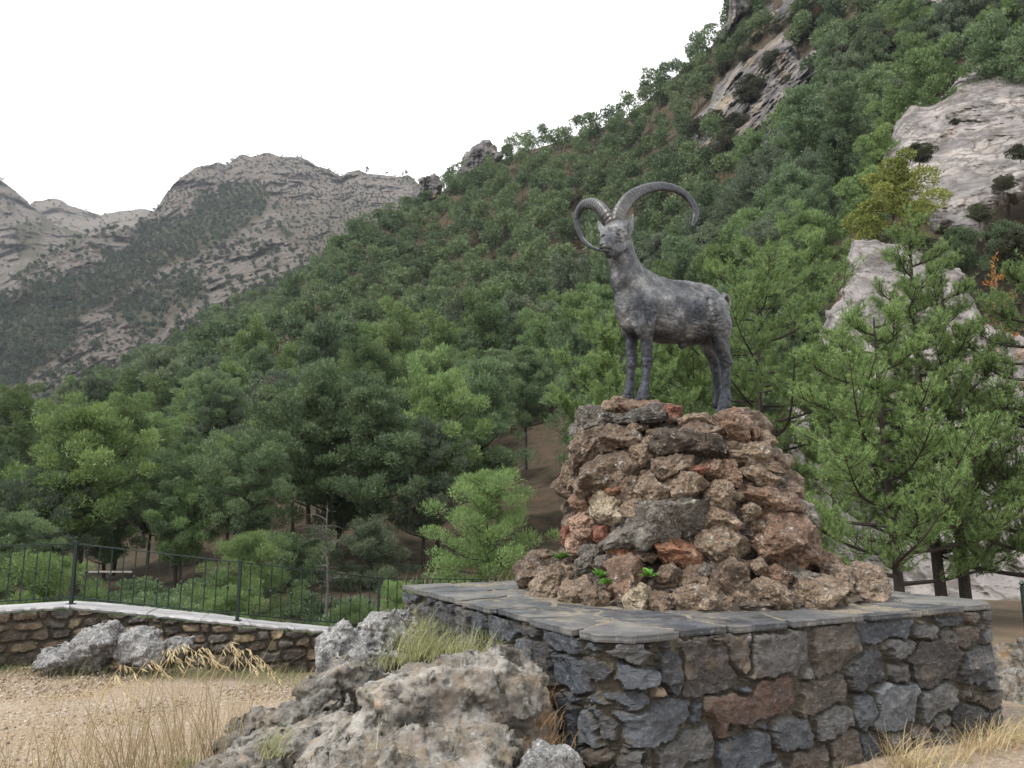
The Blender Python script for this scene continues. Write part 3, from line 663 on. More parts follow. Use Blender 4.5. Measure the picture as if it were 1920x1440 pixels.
vs = m.n('ShaderNodeMapping'); vs.inputs['Rotation'].default_value = (0, 0, R(27)); vs.inputs['Scale'].default_value = (1, 3.2, 1); m.l(v, vs.inputs[0])
a = m.noise(vs.outputs[0], 3.0, 8, .68, .5)
c = m.ramp(a, [(.34, (.018, .021, .026)), (.52, (.045, .049, .056)), (.72, (.12, .122, .125))])
c = m.mix(m.ramp(m.noise(v, 2.4, 6, .65), [(.48, 0.0), (.68, .65)]), c, (.22, .195, .155))
c = m.mix(m.ramp(m.noise(vs.outputs[0], 16, 7, .8), [(.55, 0.0), (.68, .5)]), c, (.42, .41, .40))
c = m.mix(m.ramp(oi.outputs['Random'], [(0.0, 0.0), (.5, .05), (1.0, .6)]), c, (.17, .16, .145))
rg = m.ramp(m.noise(v, 3.5, 5, .6), [(.35, .28), (.6, .7)])
M['slab'] = m.out(c, rg, m.bump(m.noise(vs.outputs[0], 12, 8, .75), .45, .012), spec=.4)
rs = np.random.default_rng(15); seeds = []
nA = 7
for i in range(nA):
    for j in range(nA):
        if 2 <= i <= 4 and 2 <= j <= 4: continue
        seeds.append(((i + .5 + rs.uniform(-.36, .36)) / nA * (LR + .1) - .05, (j + .5 + rs.uniform(-.36, .36)) / nA * (LL + .1) - .05))
seeds.append((LR / 2, LL / 2)); seeds = np.array(seeds)
ov = .055
for k, s in enumerate(seeds):
    if k == len(seeds) - 1: continue
    o_ = ov + rs.uniform(-.035, .03)
    poly = [np.array(p, float) for p in ((-o_, .09), (.09, -o_), (LR - .15, -o_), (LR + o_, .12), (LR + o_, LL + o_), (-o_, LL + o_))]
    for k2, s2 in enumerate(seeds):
        if k2 == k: continue
        dd = s2 - s; L = np.linalg.norm(dd); wgt = 0.30 if k2 == len(seeds) - 1 else .5
        if L > 2.6 and k2 != len(seeds) - 1: continue
        if k2 == len(seeds) - 1:
            r0 = 1.25; n_ = dd / L; poly = clip(poly, s2 - n_ * r0, n_)
        else: poly = clip(poly, s + dd * .5 - dd / L * .022, dd / L)
        if len(poly) < 3: break
    if len(poly) < 3: continue
    W = [NEAR + dR * p[0] + dL * p[1] for p in poly]
    A2 = sum(W[i - 1][0] * W[i][1] - W[i][0] * W[i - 1][1] for i in range(len(W)))
    if abs(A2) < .02: continue
    if A2 < 0: W = W[::-1]
    th = rs.uniform(.034, .043)
    link('coping_slab', slab_mesh(W, PH + .002 + rs.uniform(0, .003), th, rs, mat=M['slab']), root)
# mortar joints between the slabs
J = 130; js, jt = np.meshgrid(np.linspace(.02, LR - .02, J), np.linspace(.02, LL - .02, J), indexing='ij')
JP = NEAR + js[..., None] * dR + jt[..., None] * dL; JV = np.concatenate([JP, np.full(JP.shape[:2] + (1,), PH + .0375)], -1).reshape(-1, 3)
JV[:, 2] += .003 * fbm(JV, 15, 3, 2); JV -= org
link('mortar_joints', mesh_np('mortar_joints', JV, grid_faces(J, J), rock_mat('pale_joint_mortar', (.17, .14, .10), (.30, .26, .19), (.38, .34, .27), lich_at=.7, sc=2), True), root)
# ------------------------------------------------------------------ the mound of rough boulders
MC = np.array([1.60, 7.10])
prof_z = np.array([PTOP - .05, PTOP + .05, 1.10, 1.24, 1.5, 1.8, 2.1, 2.32, 2.44, 2.50]); prof_r = np.array([1.52, 1.45, 1.24, 1.12, 1.10, 1.04, .93, .82, .66, .10])
def mcen(z): t = np.clip((np.asarray(z) - 1.0) / 1.5, 0, 1); return np.stack([MC[0] - .10 * t, MC[1] + 0 * t], -1)
def msd(P):
    z = P[..., 2]; c = mcen(z); dx = P[..., 0] - c[..., 0]; dy = P[..., 1] - c[..., 1]; r = np.hypot(dx, dy); 
    ca = (dx * dR[0] + dy * dR[1]) / np.maximum(r, 1e-6); sa = (dx * dL[0] + dy * dL[1]) / np.maximum(r, 1e-6)
    sq = 1 / np.maximum(np.abs(ca) ** 4 + np.abs(sa) ** 4, 1e-6) ** .25     # rounded square
    k = 1 + .35 * (sq - 1) * np.where(z < 1.2, 1.0, .5)
    R_ = np.interp(z, prof_z, prof_r) * k
    return np.where(z > 2.5, (z - 2.5) + .2 * r, r - R_)
def mhit(px, py):
    d = ray(px, py); d = d / np.linalg.norm(d); t = np.linspace(4.5, 9.5, 700); P = CAM + t[:, None] * d; s = msd(P); s[P[:, 2] < PTOP - .06] = -1
    i = np.argmax(s < 0)
    return P[i] if s[i] < 0 else None
mound = empty('stone_mound', (MC[0], MC[1], PTOP)); morg = np.array(mound.location)
tag(mound, 'tall mound of mortared rough brown and grey boulders under the goat statue', 'stone mound')
# core
th_, zz_ = np.meshgrid(np.linspace(0, 2 * np.pi, 260), np.linspace(0, 1, 150), indexing='ij')
zc = PTOP - .04 + zz_ * 1.60; cN_ = mcen(zc); 
dx, dy = np.cos(th_), np.sin(th_); ca = dx * dR[0] + dy * dR[1]; sa = dx * dL[0] + dy * dL[1]; sq = 1 / (np.abs(ca) ** 4 + np.abs(sa) ** 4) ** .25
rr_ = (np.interp(zc, prof_z, prof_r) - .10) * (1 + .35 * (sq - 1) * np.where(zc < 1.2, 1.0, .5)); rr_ = np.maximum(rr_, .0) * (zz_ < .995)
CV = np.stack([cN_[..., 0] + rr_ * dx, cN_[..., 1] + rr_ * dy, zc - .06 * zz_], -1)
nn_ = .05 * fbm(CV, 6, 5, 8) + .035 * ridged(CV, 11, 4, 9); CV[..., 0] += dx * nn_; CV[..., 1] += dy * nn_; CV[..., 2] += nn_ * .4 * zz_
link('mortar_core', mesh_np('mortar_core', CV.reshape(-1, 3) - morg, grid_faces(260, 150), M['core'], False), mound)
STL = [(475, 52, 622, 108, 'tan', .1), (560, 72, 805, 140, 'pink', 0), (578, 95, 805, 188, 'dark', .12), (740, 72, 872, 142, 'red', -.2), (318, 88, 568, 238, 'gray', .15), (878, 120, 1012, 192, 'tan', 0),
 (1010, 130, 1195, 272, 'pink', 0), (1068, 102, 1188, 172, 'pink', -.2), (1195, 190, 1252, 248, 'peach', 0), (1238, 215, 1322, 302, 'tan', -.5), (296, 208, 505, 372, 'brown', .5), (488, 188, 682, 302, 'brown', .1),
 (588, 168, 682, 216, 'brown', 0), (622, 268, 708, 362, 'tan', 0), (690, 190, 900, 330, 'core', .1), (840, 215, 1070, 330, 'core', -.2), (880, 175, 1060, 240, 'brown', .1), (1090, 258, 1320, 385, 'tan', -.15), (1120, 330, 1355, 405, 'brown', -.25),
 (345, 312, 702, 518, 'brown', .25), (262, 375, 372, 495, 'tan', .4), (698, 322, 892, 442, 'brown', .05), (985, 350, 1062, 435, 'pink', 0), (1055, 345, 1152, 472, 'pink', .2), (895, 375, 985, 425, 'red', 0),
 (1140, 368, 1352, 498, 'tan', -.3), (495, 460, 592, 527, 'orange', .3), (568, 440, 652, 542, 'brown', .2), (640, 436, 825, 575, 'tan', 0), (782, 408, 978, 548, 'tan', .1), (982, 448, 1135, 595, 'tan', -.5),
 (1138, 488, 1435, 612, 'pink', -.15), (325, 518, 435, 605, 'pink', 0), (405, 528, 458, 562, 'red', 0), (425, 528, 605, 668, 'cream', .2), (575, 555, 685, 625, 'tan', 0), (668, 560, 765, 642, 'gray', 0),
 (310, 598, 478, 722, 'peach', .2), (525, 556, 985, 778, 'gray', .22), (978, 588, 1145, 702, 'tan', .1), (1142, 572, 1232, 645, 'tan', 0), (1365, 568, 1522, 705, 'gray', -.7), (1152, 620, 1515, 835, 'pink', -.15),
 (1290, 700, 1510, 880, 'pink', .1), (270, 678, 338, 772, 'red', 0), (308, 708, 432, 822, 'peach', .3), (436, 678, 532, 782, 'red', .2), (490, 750, 642, 842, 'orange', 0), (378, 765, 468, 842, 'gray', 0),
 (735, 735, 965, 882, 'orange', -.2), (940, 698, 1160, 862, 'tan', -.1), (1385, 825, 1478, 895, 'orange', 0), (635, 775, 745, 835, 'brown', 0),
 (58, 825, 235, 990, 'brown', .5), (155, 798, 245, 842, 'brown', 0), (135, 850, 365, 1028, 'tan', .6), (335, 828, 465, 912, 'gray', .3), (455, 825, 565, 885, 'gray', 0), (275, 935, 425, 1052, 'tan', .4), (368, 955, 505, 1085, 'brown', .6),
 (485, 855, 688, 1095, 'pink', .5), (605, 982, 715, 1110, 'cream', 0), (715, 872, 875, 992, 'brown', .3), (858, 878, 980, 975, 'brown', .1), (795, 972, 1005, 1105, 'tan', .3), (700, 1005, 835, 1098, 'brown', -.2),
 (978, 875, 1215, 1092, 'brown', -.3), (1205, 945, 1390, 1080, 'tan', -.3), (1182, 838, 1275, 908, 'tan', 0), (1255, 878, 1395, 970, 'pink', 0), (1375, 892, 1545, 965, 'gray', 0), (1385, 945, 1650, 1075, 'tan', .1),
 (1475, 815, 1650, 905, 'pink', -.3), (1530, 880, 1735, 1005, 'tan', -.5), (1640, 875, 1855, 1045, 'tan', -.4), (1690, 958, 1855, 1048, 'tan', 0), (945, 865, 1025, 935, 'gray', 0)]
STLAB = {4: 'light grey boulder at the upper left shoulder', 19: 'long brown boulder leaning up to the right', 26: 'small orange red stone wedged on the left', 34: 'cream coloured smooth stone', 37: 'smooth peach stone at left',
         38: 'largest grey slanting boulder in the middle', 42: 'large pinkish brown boulder at right', 61: 'pale lichen covered stone in the bottom row', 47: 'bright orange stone low on the left', 51: 'small bright orange stone low on the right'}
def add_stone(name, C, size, kind, roll, seed, par, org_, sub=5, label=None, yaw=0.0, rough=.17, view=None):
    V, T = rock_shape(seed, sub, size, rough)
    f = nrm(np.array([C[0], C[1], 0.0])) if view is None else nrm(np.array(view)); r_ = np.array([f[1], -f[0], 0]); u_ = np.array([0, 0, 1.0])
    c_, s_ = math.cos(roll), math.sin(roll); ax = np.stack([c_ * r_ + s_ * u_, f, -s_ * r_ + c_ * u_])
    o = link(name, mesh_np(name, V @ ax, T, M['r_' + kind] if kind != 'core' else M['core'], False), par)
    o.location = tuple(np.asarray(C) - org_)
    if label: o['label'] = label
    return o
for k, (x0, y0, x1, y1, kd, ro) in enumerate(STL):
    cx, cy = 950 + (x0 + x1) / 2 / 2.63, 730 + (y0 + y1) / 2 / 2.63
    H = mhit(cx, cy); tries = 0
    while H is None and tries < 40: cx += (1290 - cx) * .02; cy += (950 - cy) * .02; H = mhit(cx, cy); tries += 1
    D = proj(H)[2]; W_ = (x1 - x0) / 2.63 / F * D / 2; H_ = (y1 - y0) / 2.63 / F * D / 2
    c_, s_ = abs(math.cos(ro)), abs(math.sin(ro)); a_ = W_ / (c_ + .45 * s_) * 1.15; b_ = H_ / (c_ + .5 * s_) * 1.17
    dep = min(.26, max(.09, (a_ + b_) * .55))
    C = H + nrm(ray(cx, cy)) * dep * .35
    ex = mcen(H[2]); P0 = pt(950 + (x0 + x1) / 2 / 2.63, 730 + (y0 + y1) / 2 / 2.63, C[1])
    add_stone('boulder', P0, (a_, dep, b_), kd, ro, 300 + k, mound, morg, 6 if a_ + b_ > .36 else 5, STLAB.get(k))
fs = MB(); rs = np.random.default_rng(3)
for k in range(330):                                          # small packing stones, all round
    z = rs.uniform(PTOP + .02, 2.42); a = rs.uniform(0, 2 * np.pi)
    back = math.sin(a) > .05
    sz = rs.uniform(.03, .08) if not back else rs.uniform(.09, .2)
    if not back and k % 2: continue
    r0 = np.interp(z, prof_z, prof_r) - .04 - sz * .4; c = mcen(z)
    V, T = rock_shape(900 + k, 3, (sz * 1.3, sz * 1.2, sz), .12); fs.add(V + [c[0] + r0 * math.cos(a), c[1] + r0 * math.sin(a), z], T)
o = fs.build('packing_stones', M['r_brown'], mound); o.data.transform(Matrix.Translation(-mound.location)); o['kind'] = 'stuff'
# ================================================================== GOAT STATUE
ga_ = R(28); HD = np.array([-math.cos(ga_), -math.sin(ga_), 0]); LT = np.array([math.sin(ga_), -math.cos(ga_), 0]); G0 = np.array([1.60, 7.02, 0])
def GP(px, py, lat=0.0):
    d = ray(px, py); c = (G0 - CAM) @ LT + lat; return CAM + d * (c / (d @ LT))
lo = np.array([.58, 6.1, 2.42]); hi = np.array([2.36, 7.75, 4.35]); VX = .0067
fld = Field(lo, hi, VX)
KY = .70
def tl(P):   # world -> squashed goat frame
    q = P - G0; return np.stack([q @ HD, (q @ LT) / KY, P[..., 2]], -1)
def torso(a, b, ra, rb, k=.05):
    A_, B_ = GP(a[0], a[1], 0), GP(b[0], b[1], 0); la, lb = tl(A_), tl(B_); r = max(ra, rb)
    fld.union(np.minimum(A_, B_) - r, np.maximum(A_, B_) + r, lambda P: roundcone(tl(P), la, lb, ra, rb) * .85, k)
torso((1196, 587), (1245, 590), .205, .265, .03); torso((1245, 590), (1290, 592), .265, .272, .04); torso((1290, 592), (1327, 585), .272, .215, .05)
torso((1322, 587), (1330, 588), .215, .195, .05)
torso((1205, 560), (1178, 528), .20, .165, .09); torso((1178, 528), (1168, 492), .165, .140, .04); torso((1168, 492), (1165, 462), .14, .118, .04)
torso((1232, 541), (1205, 545), .105, .12, .06); torso((1248, 549), (1322, 558), .135, .13, .05); torso((1186, 505), (1226, 540), .09, .11, .05)          # withers
torso((1180, 572), (1186, 600), .14, .12, .06)            # brisket
def cone(a, b, ra, rb, k=.03): fld.cone(GP(*a), GP(*b), ra, rb, k)
# shoulders, haunches
cone((1212, 575, .13), (1208, 615, .14), .12, .085, .06); cone((1190, 580, -.13), (1184, 620, -.13), .12, .085, .06)
cone((1338, 582, .09), (1347, 612, .12), .135, .110, .06); cone((1332, 590, -.10), (1322, 630, -.13), .150, .105, .06)
# front left
cone((1209, 612, .14), (1213, 645, .13), .080, .052, .03); cone((1213, 645, .13), (1213, 676, .125), .052, .046, .012); cone((1213, 676, .125), (1213, 686, .12), .050, .044, .01)
cone((1212, 688, .12), (1209, 722, .12), .040, .035, .012); cone((1209, 722, .12), (1205, 740, .12), .037, .050, .015); cone((1207, 742, .11), (1203, 749, .13), .052, .046, .01); cone((1201, 748, .13), (1195, 750, .14), .040, .026, .01)
# front right
cone((1184, 618, -.13), (1184, 645, -.13), .078, .052, .03); cone((1184, 645, -.13), (1184, 676, -.13), .054, .047, .012); cone((1184, 676, -.13), (1184, 686, -.13), .050, .044, .01)
cone((1184, 688, -.13), (1181, 722, -.13), .040, .036, .012); cone((1181, 722, -.13), (1178, 740, -.13), .040, .050, .015); cone((1179, 742, -.13), (1174, 749, -.12), .050, .046, .01); cone((1172, 748, -.12), (1168, 750, -.11), .034, .026, .01)
# rear left
cone((1349, 608, .13), (1352, 648, .125), .105, .070, .04); cone((1352, 648, .125), (1361, 680, .12), .070, .054, .03); cone((1361, 680, .12), (1362, 692, .12), .056, .044, .01)
cone((1361, 690, .12), (1361, 738, .12), .046, .040, .012); cone((1361, 738, .12), (1358, 758, .12), .043, .054, .015); cone((1358, 760, .12), (1354, 771, .13), .056, .050, .01); cone((1352, 770, .13), (1347, 774, .15), .042, .028, .01)
# rear right
cone((1322, 625, -.13), (1330, 655, -.13), .098, .066, .04); cone((1330, 655, -.13), (1341, 682, -.13), .066, .052, .03); cone((1341, 682, -.13), (1347, 735, -.13), .050, .040, .012); cone((1347, 735, -.13), (1347, 760, -.13), .040, .050, .012)
cone((1285, 640, 0), (1277, 648, 0), .05, .03, .02)
# head: cranium, face, muzzle, jaw, brow
def hc(a, b, ra, rb, k=.02): cone(a, b, ra, rb, k)
hc((1166, 432, -.02), (1161, 440, .04), .090, .092, .03)
hc((1161, 438, .05), (1138, 456, .165), .076, .048, .03)
hc((1139, 455, .165), (1131, 460, .19), .046, .034, .02); hc((1141, 461, .17), (1134, 464, .19), .036, .028, .012)
hc((1168, 458, .02), (1150, 470, .12), .080, .052, .03)
hc((1150, 472, .12), (1142, 477, .16), .048, .034, .015)
hc((1134, 463, .18), (1152, 470, .15), .030, .040, .012)
hc((1154, 430, .11), (1166, 428, .10), .026, .026, .015); hc((1146, 430, .02), (1141, 434, .05), .03, .026, .015)
hc((1168, 446, .085), (1161, 452, .12), .028, .022, .012)
hc((1163, 420, -.02), (1158, 424, .03), .066, .066, .03); hc((1146, 433, -.03), (1139, 446, .06), .076, .062, .03); hc((1141, 450, .10), (1134, 462, .17), .060, .050, .02)
hc((1134, 440, -.03), (1131, 442, -.02), .036, .036, .02)
# carve eye socket, nostril, mouth line
def carve(c, r, k=.006):
    c = GP(*c); sl_, P = fld.region(c - r * 1.8, c + r * 1.8); d = -(np.linalg.norm(P - c, axis=-1) - r); S = fld.S[sl_]; fld.S[sl_] = -smin(-S, -d.astype(np.float32), k)
V, Q = fld.mesh()
for _ in range(2):     # light relax
    acc = np.zeros_like(V); cnt = np.zeros(len(V))
    for a, b in ((0, 1), (1, 2), (2, 3), (3, 0)):
        np.add.at(acc, Q[:, a], V[Q[:, b]]); np.add.at(acc, Q[:, b], V[Q[:, a]]); np.add.at(cnt, Q[:, a], 1); np.add.at(cnt, Q[:, b], 1)
    V = V * .5 + .5 * acc / cnt[:, None]
N = vnormals(V, Q)
if (N * (V - V.mean(0))).sum() < 0: Q = Q[:, ::-1]; N = -N
q = V - G0; L_ = np.stack([q @ HD, q @ LT, V[:, 2]], -1)
z_ = V[:, 2]; body = smooth(3.0, 3.35, z_) * (1 - smooth(3.75, 3.95, z_))
legs = 1 - smooth(2.95, 3.25, z_)
hair = ridged(L_ * np.array([.55, .55, 1.0]) + .15 * vnoise(L_ * 5, 3)[:, None], 16, 4, 5)
flank = body * smooth(-.12, .05, -L_[:, 0]) * (1 - smooth(.22, .38, -L_[:, 0])) 
d = .0045 * fbm(L_, 11, 4, 6) + body * .0022 * hair + flank * .0045 * ridged(L_ * np.array([.30, .3, 1.0]) + .03 * vnoise(L_ * 9, 5)[:, None], 40, 3, 7) + legs * .0035 * fbm(L_ * np.array([1, 1, .6]), 30, 4, 8) + .0018 * fbm(L_, 55, 2, 9)
headm = smooth(3.78, 3.85, z_); d = d * (1 - .55 * headm) + headm * .002 * ridged(L_, 28, 3, 12)
V = V + N * d[:, None]
vx_, vy_, vd_ = proj(V); vis = ((CAM - V) * N).sum(1) > 0
def surf_at(px, py):
    r = np.hypot(vx_ - px, vy_ - py) + np.where(vis, 0, 99); c = np.where(r < max(2.2, r.min() + .5))[0]; k = c[vd_[c].argmin()]; return k
def brush(px, py, rad, amp, ax=1.0, ang=0.0):
    global V
    k = surf_at(px, py); f = vis & (np.linalg.norm(V - V[k], axis=1) < .2); dx, dy = vx_ - px, vy_ - py; c_, s_ = math.cos(ang), math.sin(ang)
    r = np.hypot((dx * c_ + dy * s_) / ax, -dx * s_ + dy * c_) / rad; w_ = np.exp(-r * r * 1.5) * f; V = V + N * (w_ * amp)[:, None]
def stroke(pts, rad, amp):
    global V
    Pp = catmull([[p[0], p[1], 0] for p in pts], 24)[:, :2]; k = surf_at(*pts[0]); f = vis & (np.linalg.norm(V - V[k], axis=1) < .28)
    r = np.min(np.hypot(vx_[:, None] - Pp[None, :, 0], vy_[:, None] - Pp[None, :, 1]), 1) / rad if f.sum() < 0 else None
    w_ = np.zeros(len(V)); ii = np.where(f)[0]; r = np.min(np.hypot(vx_[ii, None] - Pp[None, :, 0], vy_[ii, None] - Pp[None, :, 1]), 1) / rad; w_[ii] = np.exp(-r * r * 1.5); V = V + N * (w_ * amp)[:, None]
def catmull(P, n):
    P = np.array(P, float); P = np.concatenate([[2 * P[0] - P[1]], P, [2 * P[-1] - P[-2]]]); out = []; k = len(P) - 3; ts = np.linspace(0, k - 1e-6, n)
    for t in ts:
        i = int(t); f = t - i; a, b, c, d_ = P[i:i + 4]
        out.append(.5 * ((2 * b) + (-a + c) * f + (2 * a - 5 * b + 4 * c - d_) * f * f + (-a + 3 * b - 3 * c + d_) * f ** 3))
    return np.array(out)
brush(1161.5, 437.5, 5.0, -.022, 1.3)                                   # near eye socket
stroke([(1153, 434), (1158, 430.5), (1164, 430), (1169, 434)], 1.8, .013)   # brow
stroke([(1154, 443), (1160, 445.5), (1167, 444)], 1.6, .008)             # lower lid bag
brush(1130.5, 440.5, 2.6, -.010)                                         # far eye
stroke([(1155, 450), (1163, 452), (1170, 455)], 2.2, .008)               # cheek bone
stroke([(1122.5, 468.5), (1129, 466.5), (1137, 466.5), (1145, 467.5)], 1.15, -.017)      # mouth line
stroke([(1124, 471.5), (1131, 470), (1140, 470.5)], 1.4, .008)           # lower lip
stroke([(1126.5, 461.5), (1129, 458.5), (1132, 458.2)], 1.25, -.018)     # near nostril
stroke([(1122.5, 462), (1123.5, 459)], 1.0, -.010)
stroke([(1131, 457), (1134, 460), (1133, 463)], 1.2, .006)
stroke([(1147, 446), (1143, 454)], 3.0, -.006)                           # hollow beside the nose bridge
stroke([(1174, 470), (1165, 480), (1154, 486)], 2.2, -.010)              # jaw crease against the neck
stroke([(1200, 560), (1212, 590), (1219, 625)], 4, -.012); stroke([(1196, 590), (1204, 612)], 5, .010)          # shoulder blade
stroke([(1178, 600), (1190, 612)], 4, .010)
stroke([(1328, 560), (1326, 600), (1322, 632)], 4, -.012); stroke([(1334, 560), (1337, 590)], 5, .008)    # flank fold
stroke([(1224, 630), (1222, 645)], 2.5, -.012)
brush(1210, 684, 5, .007); brush(1183, 683, 5, .006); brush(1360, 686, 5, .008); brush(1366, 700, 3, .006)      # knees and hocks
for hx in (1205, 1178, 1356): stroke([(hx - 4, 752 if hx < 1300 else 776), (hx - 3, 742 if hx < 1300 else 766)], 1.1, -.014)   # cloven hooves
for hx in (1207, 1180, 1360): stroke([(hx - 10, 740 if hx < 1300 else 764), (hx + 8, 741 if hx < 1300 else 765)], 1.3, -.006)
stroke([(1230, 600), (1262, 606), (1296, 604)], 3, .004); stroke([(1228, 588), (1262, 592), (1300, 590)], 2, -.004)
EYE_N = V[surf_at(1161.5, 437.5)].copy(); EYE_F = V[surf_at(1130.5, 440.5)].copy(); EAR_N = V[surf_at(1176, 447)].copy(); EAR_F = V[surf_at(1134, 436)].copy()
N = vnormals(V, Q)
dark = np.clip(legs * 1.0 + body * (.22 * fbm(L_, 4.5, 4, 13) + .5 * smooth(.34, .05, np.hypot(L_[:, 0] + .12, (z_ - 3.42) * 1.3))), 0, 1)
goat = empty('goat_statue', (G0[0], G0[1], 2.53)); gorg = np.array(goat.location)
tag(goat, 'weathered bronze statue of a long horned wild goat standing on top of the stone mound', 'statue')
m = NT('weathered_bronze'); v = m.coord(1); at = m.n('ShaderNodeAttribute', attribute_name='dark_patina')
tan = m.ramp(m.noise(v, 7, 8, .7, .3), [(.36, (.024, .026, .030)), (.50, (.10, .10, .10)), (.68, (.29, .288, .28))])
blu = m.ramp(m.noise(v, 10, 8, .75, .5), [(.40, (.006, .008, .011)), (.58, (.015, .020, .030)), (.78, (.12, .155, .20))])
f = m.math('ADD', at.outputs['Fac'], m.ramp(m.noise(v, 4.0, 6, .65), [(.44, 0.0), (.62, .8)]))
c = m.mix(f, tan, blu)
c = m.mix(m.ramp(m.noise(v, 38, 5, .8), [(.54, 0.0), (.72, .5)]), c, (.22, .24, .27))
c = m.mix(m.ramp(m.noise(v, 60, 3, .7), [(.28, .75), (.45, 0.0)]), c, (.015, .015, .018))
m.t.nodes
h = m.math('ADD', m.noise(v, 45, 6, .75), m.math('MULTIPLY', m.noise(v, 130, 3, .7), .5))
M['bronze'] = m.out(c, m.ramp(m.noise(v, 12, 4, .6), [(.3, .25), (.7, .5)]), m.bump(h, .9, .009), .45, .6)
body_o = link('body', mesh_np('body', V - gorg, Q, M['bronze'], True, {'dark_patina': ('FLOAT', dark)}), goat)
# horns ------------------------------------------------------------
def catmull(P, n):
    P = np.array(P, float); P = np.concatenate([[2 * P[0] - P[1]], P, [2 * P[-1] - P[-2]]]); out = []; k = len(P) - 3; ts = np.linspace(0, k - 1e-6, n)
    for t in ts:
        i = int(t); f = t - i; a, b, c, d_ = P[i:i + 4]
        out.append(.5 * ((2 * b) + (-a + c) * f + (2 * a - 5 * b + 4 * c - d_) * f * f + (-a + 3 * b - 3 * c + d_) * f ** 3))
    return np.array(out)
def horn(pts, name, seed, ref, tipcut=.25):
    K = catmull([list(GP(p[0], p[1], p[2])) + [p[3]] for p in pts], 240); P = K[:, :3]; rad = K[:, 3]
    t = np.linspace(0, 1, len(P)); T = nrm(np.gradient(P, axis=0)); n = 28
    cen = P.mean(0); A = cen - P; A = nrm(A - (A * T).sum(1)[:, None] * T); Bn = np.cross(T, A)      # A points inside the curve
    s = np.concatenate([[0], np.cumsum(np.linalg.norm(np.diff(P, axis=0), axis=1))])
    rib = np.abs(np.sin(s * np.pi / .042 + .5 * np.sin(s * 23))) ** .6
    ribamp = (.0065 * (1 - smooth(.2, .62, t)) + .0015) 
    a = np.linspace(0, 2 * np.pi, n, endpoint=False)
    prof = (1 + .10 * np.cos(2 * a) + .05 * np.cos(3 * a))             # keeled front
    r = rad[:, None] * prof[None] + (rib * ribamp)[:, None] * (1 - .5 * (np.cos(a) > .3))[None]
    Vv = P[:, None] + r[..., None] * (np.cos(a)[None, :, None] * A[:, None] * 1.12 + np.sin(a)[None, :, None] * Bn[:, None] * .82)
    Vv = Vv + (.0016 * fbm(Vv, 40, 3, seed))[..., None] * nrm(Vv - P[:, None])
    F_ = []; i = np.arange(len(P) - 1)[:, None] * n; j = np.arange(n)[None]; j2 = (j + 1) % n
    F_ = np.stack([i + j, i + j2, i + n + j2, i + n + j], -1).reshape(-1, 4)
    Vf = np.concatenate([Vv.reshape(-1, 3), P[-1:] + T[-1:] * rad[-1]]); jj = np.arange(n); base = (len(P) - 1) * n
    Tt = np.concatenate([F_[:, [0, 1, 2]], F_[:, [0, 2, 3]], np.stack([base + jj, base + (jj + 1) % n, np.full(n, len(Vf) - 1)], -1)])
    up = np.concatenate([np.repeat(smooth(.15, .6, t), n), [1]])
    return link(name, mesh_np(name, Vf - gorg, Tt, M['horn'], True, {'dark_patina': ('FLOAT', up)}), goat)
m = NT('horn_bronze'); v = m.coord(1); at = m.n('ShaderNodeAttribute', attribute_name='dark_patina')
a1 = m.ramp(m.noise(v, 9, 6, .7), [(.35, (.022, .021, .021)), (.62, (.095, .088, .08))]); a2 = m.ramp(m.noise(v, 12, 6, .7), [(.38, (.010, .010, .013)), (.62, (.045, .048, .056))])
c = m.mix(at.outputs['Fac'], a1, a2); c = m.mix(m.ramp(m.noise(v, 40, 5, .8), [(.58, 0.0), (.72, .5)]), c, (.25, .25, .25))
M['horn'] = m.out(c, .36, m.bump(m.noise(v, 60, 6, .75), .5, .005), .4, .6)
hl = horn([(1160, 424, .03, .054), (1160, 408, .02, .054), (1165, 393, 0, .050), (1183, 369, -.03, .044), (1213, 354, -.05, .040), (1247, 350, -.05, .037), (1279, 361, -.04, .035), (1298, 381, -.02, .032), (1305, 403, 0, .026), (1298, 424, .03, .010)], 'horn', 1, None)
hl['label'] = 'horn sweeping out wide to the right'
hr = horn([(1149, 428, -.03, .056), (1142, 414, -.06, .056), (1134, 401, -.10, .052), (1122, 388, -.20, .046), (1108, 382, -.34, .042), (1092, 386, -.48, .037), (1083, 403, -.58, .033), (1083, 424, -.60, .028), (1092, 447, -.55, .023), (1105, 461, -.46, .017), (1124, 469, -.34, .009)], 'horn', 2, None)
hr['label'] = 'horn curling back on the left of the face'
# ears
def ear(base, tip, w, name):
    a = base; d_ = ray(*tip[:2]); b = CAM + d_ * (np.linalg.norm((a - CAM)[:2]) * tip[2] / np.linalg.norm(d_[:2])); t = np.linspace(0, 1, 18); ax = b - a; T = nrm(ax); side = nrm(np.cross(T, nrm(CAM - a))); fr = np.cross(side, T)
    n = 14; ang = np.linspace(0, 2 * np.pi, n, endpoint=False); Vv = []
    for k in t:
        wd = w * (max(0.0, math.sin((.16 + .84 * k) * math.pi)) ** .75 + .03)
        c_ = a + ax * k
        Vv.append([c_ + side * wd * math.cos(q) + fr * (wd * .32 * math.sin(q) - (.4 * wd * (1 - math.cos(q) ** 2) if math.sin(q) > 0 else 0)) for q in ang])
    Vv = np.array(Vv).reshape(-1, 3); i = np.arange(17)[:, None] * n; j = np.arange(n)[None]; j2 = (j + 1) % n
    F_ = np.stack([i + j, i + j2, i + n + j2, i + n + j], -1).reshape(-1, 4)
    return link(name, mesh_np(name, Vv - gorg, F_, M['bronze'], True, {'dark_patina': ('FLOAT', np.full(len(Vv), .35))}), goat)
ear(EAR_N, (1187, 401, 1.004), .037, 'ear'); ear(EAR_F + np.array([0, .06, 0]), (1121, 413, 1.015), .026, 'ear')
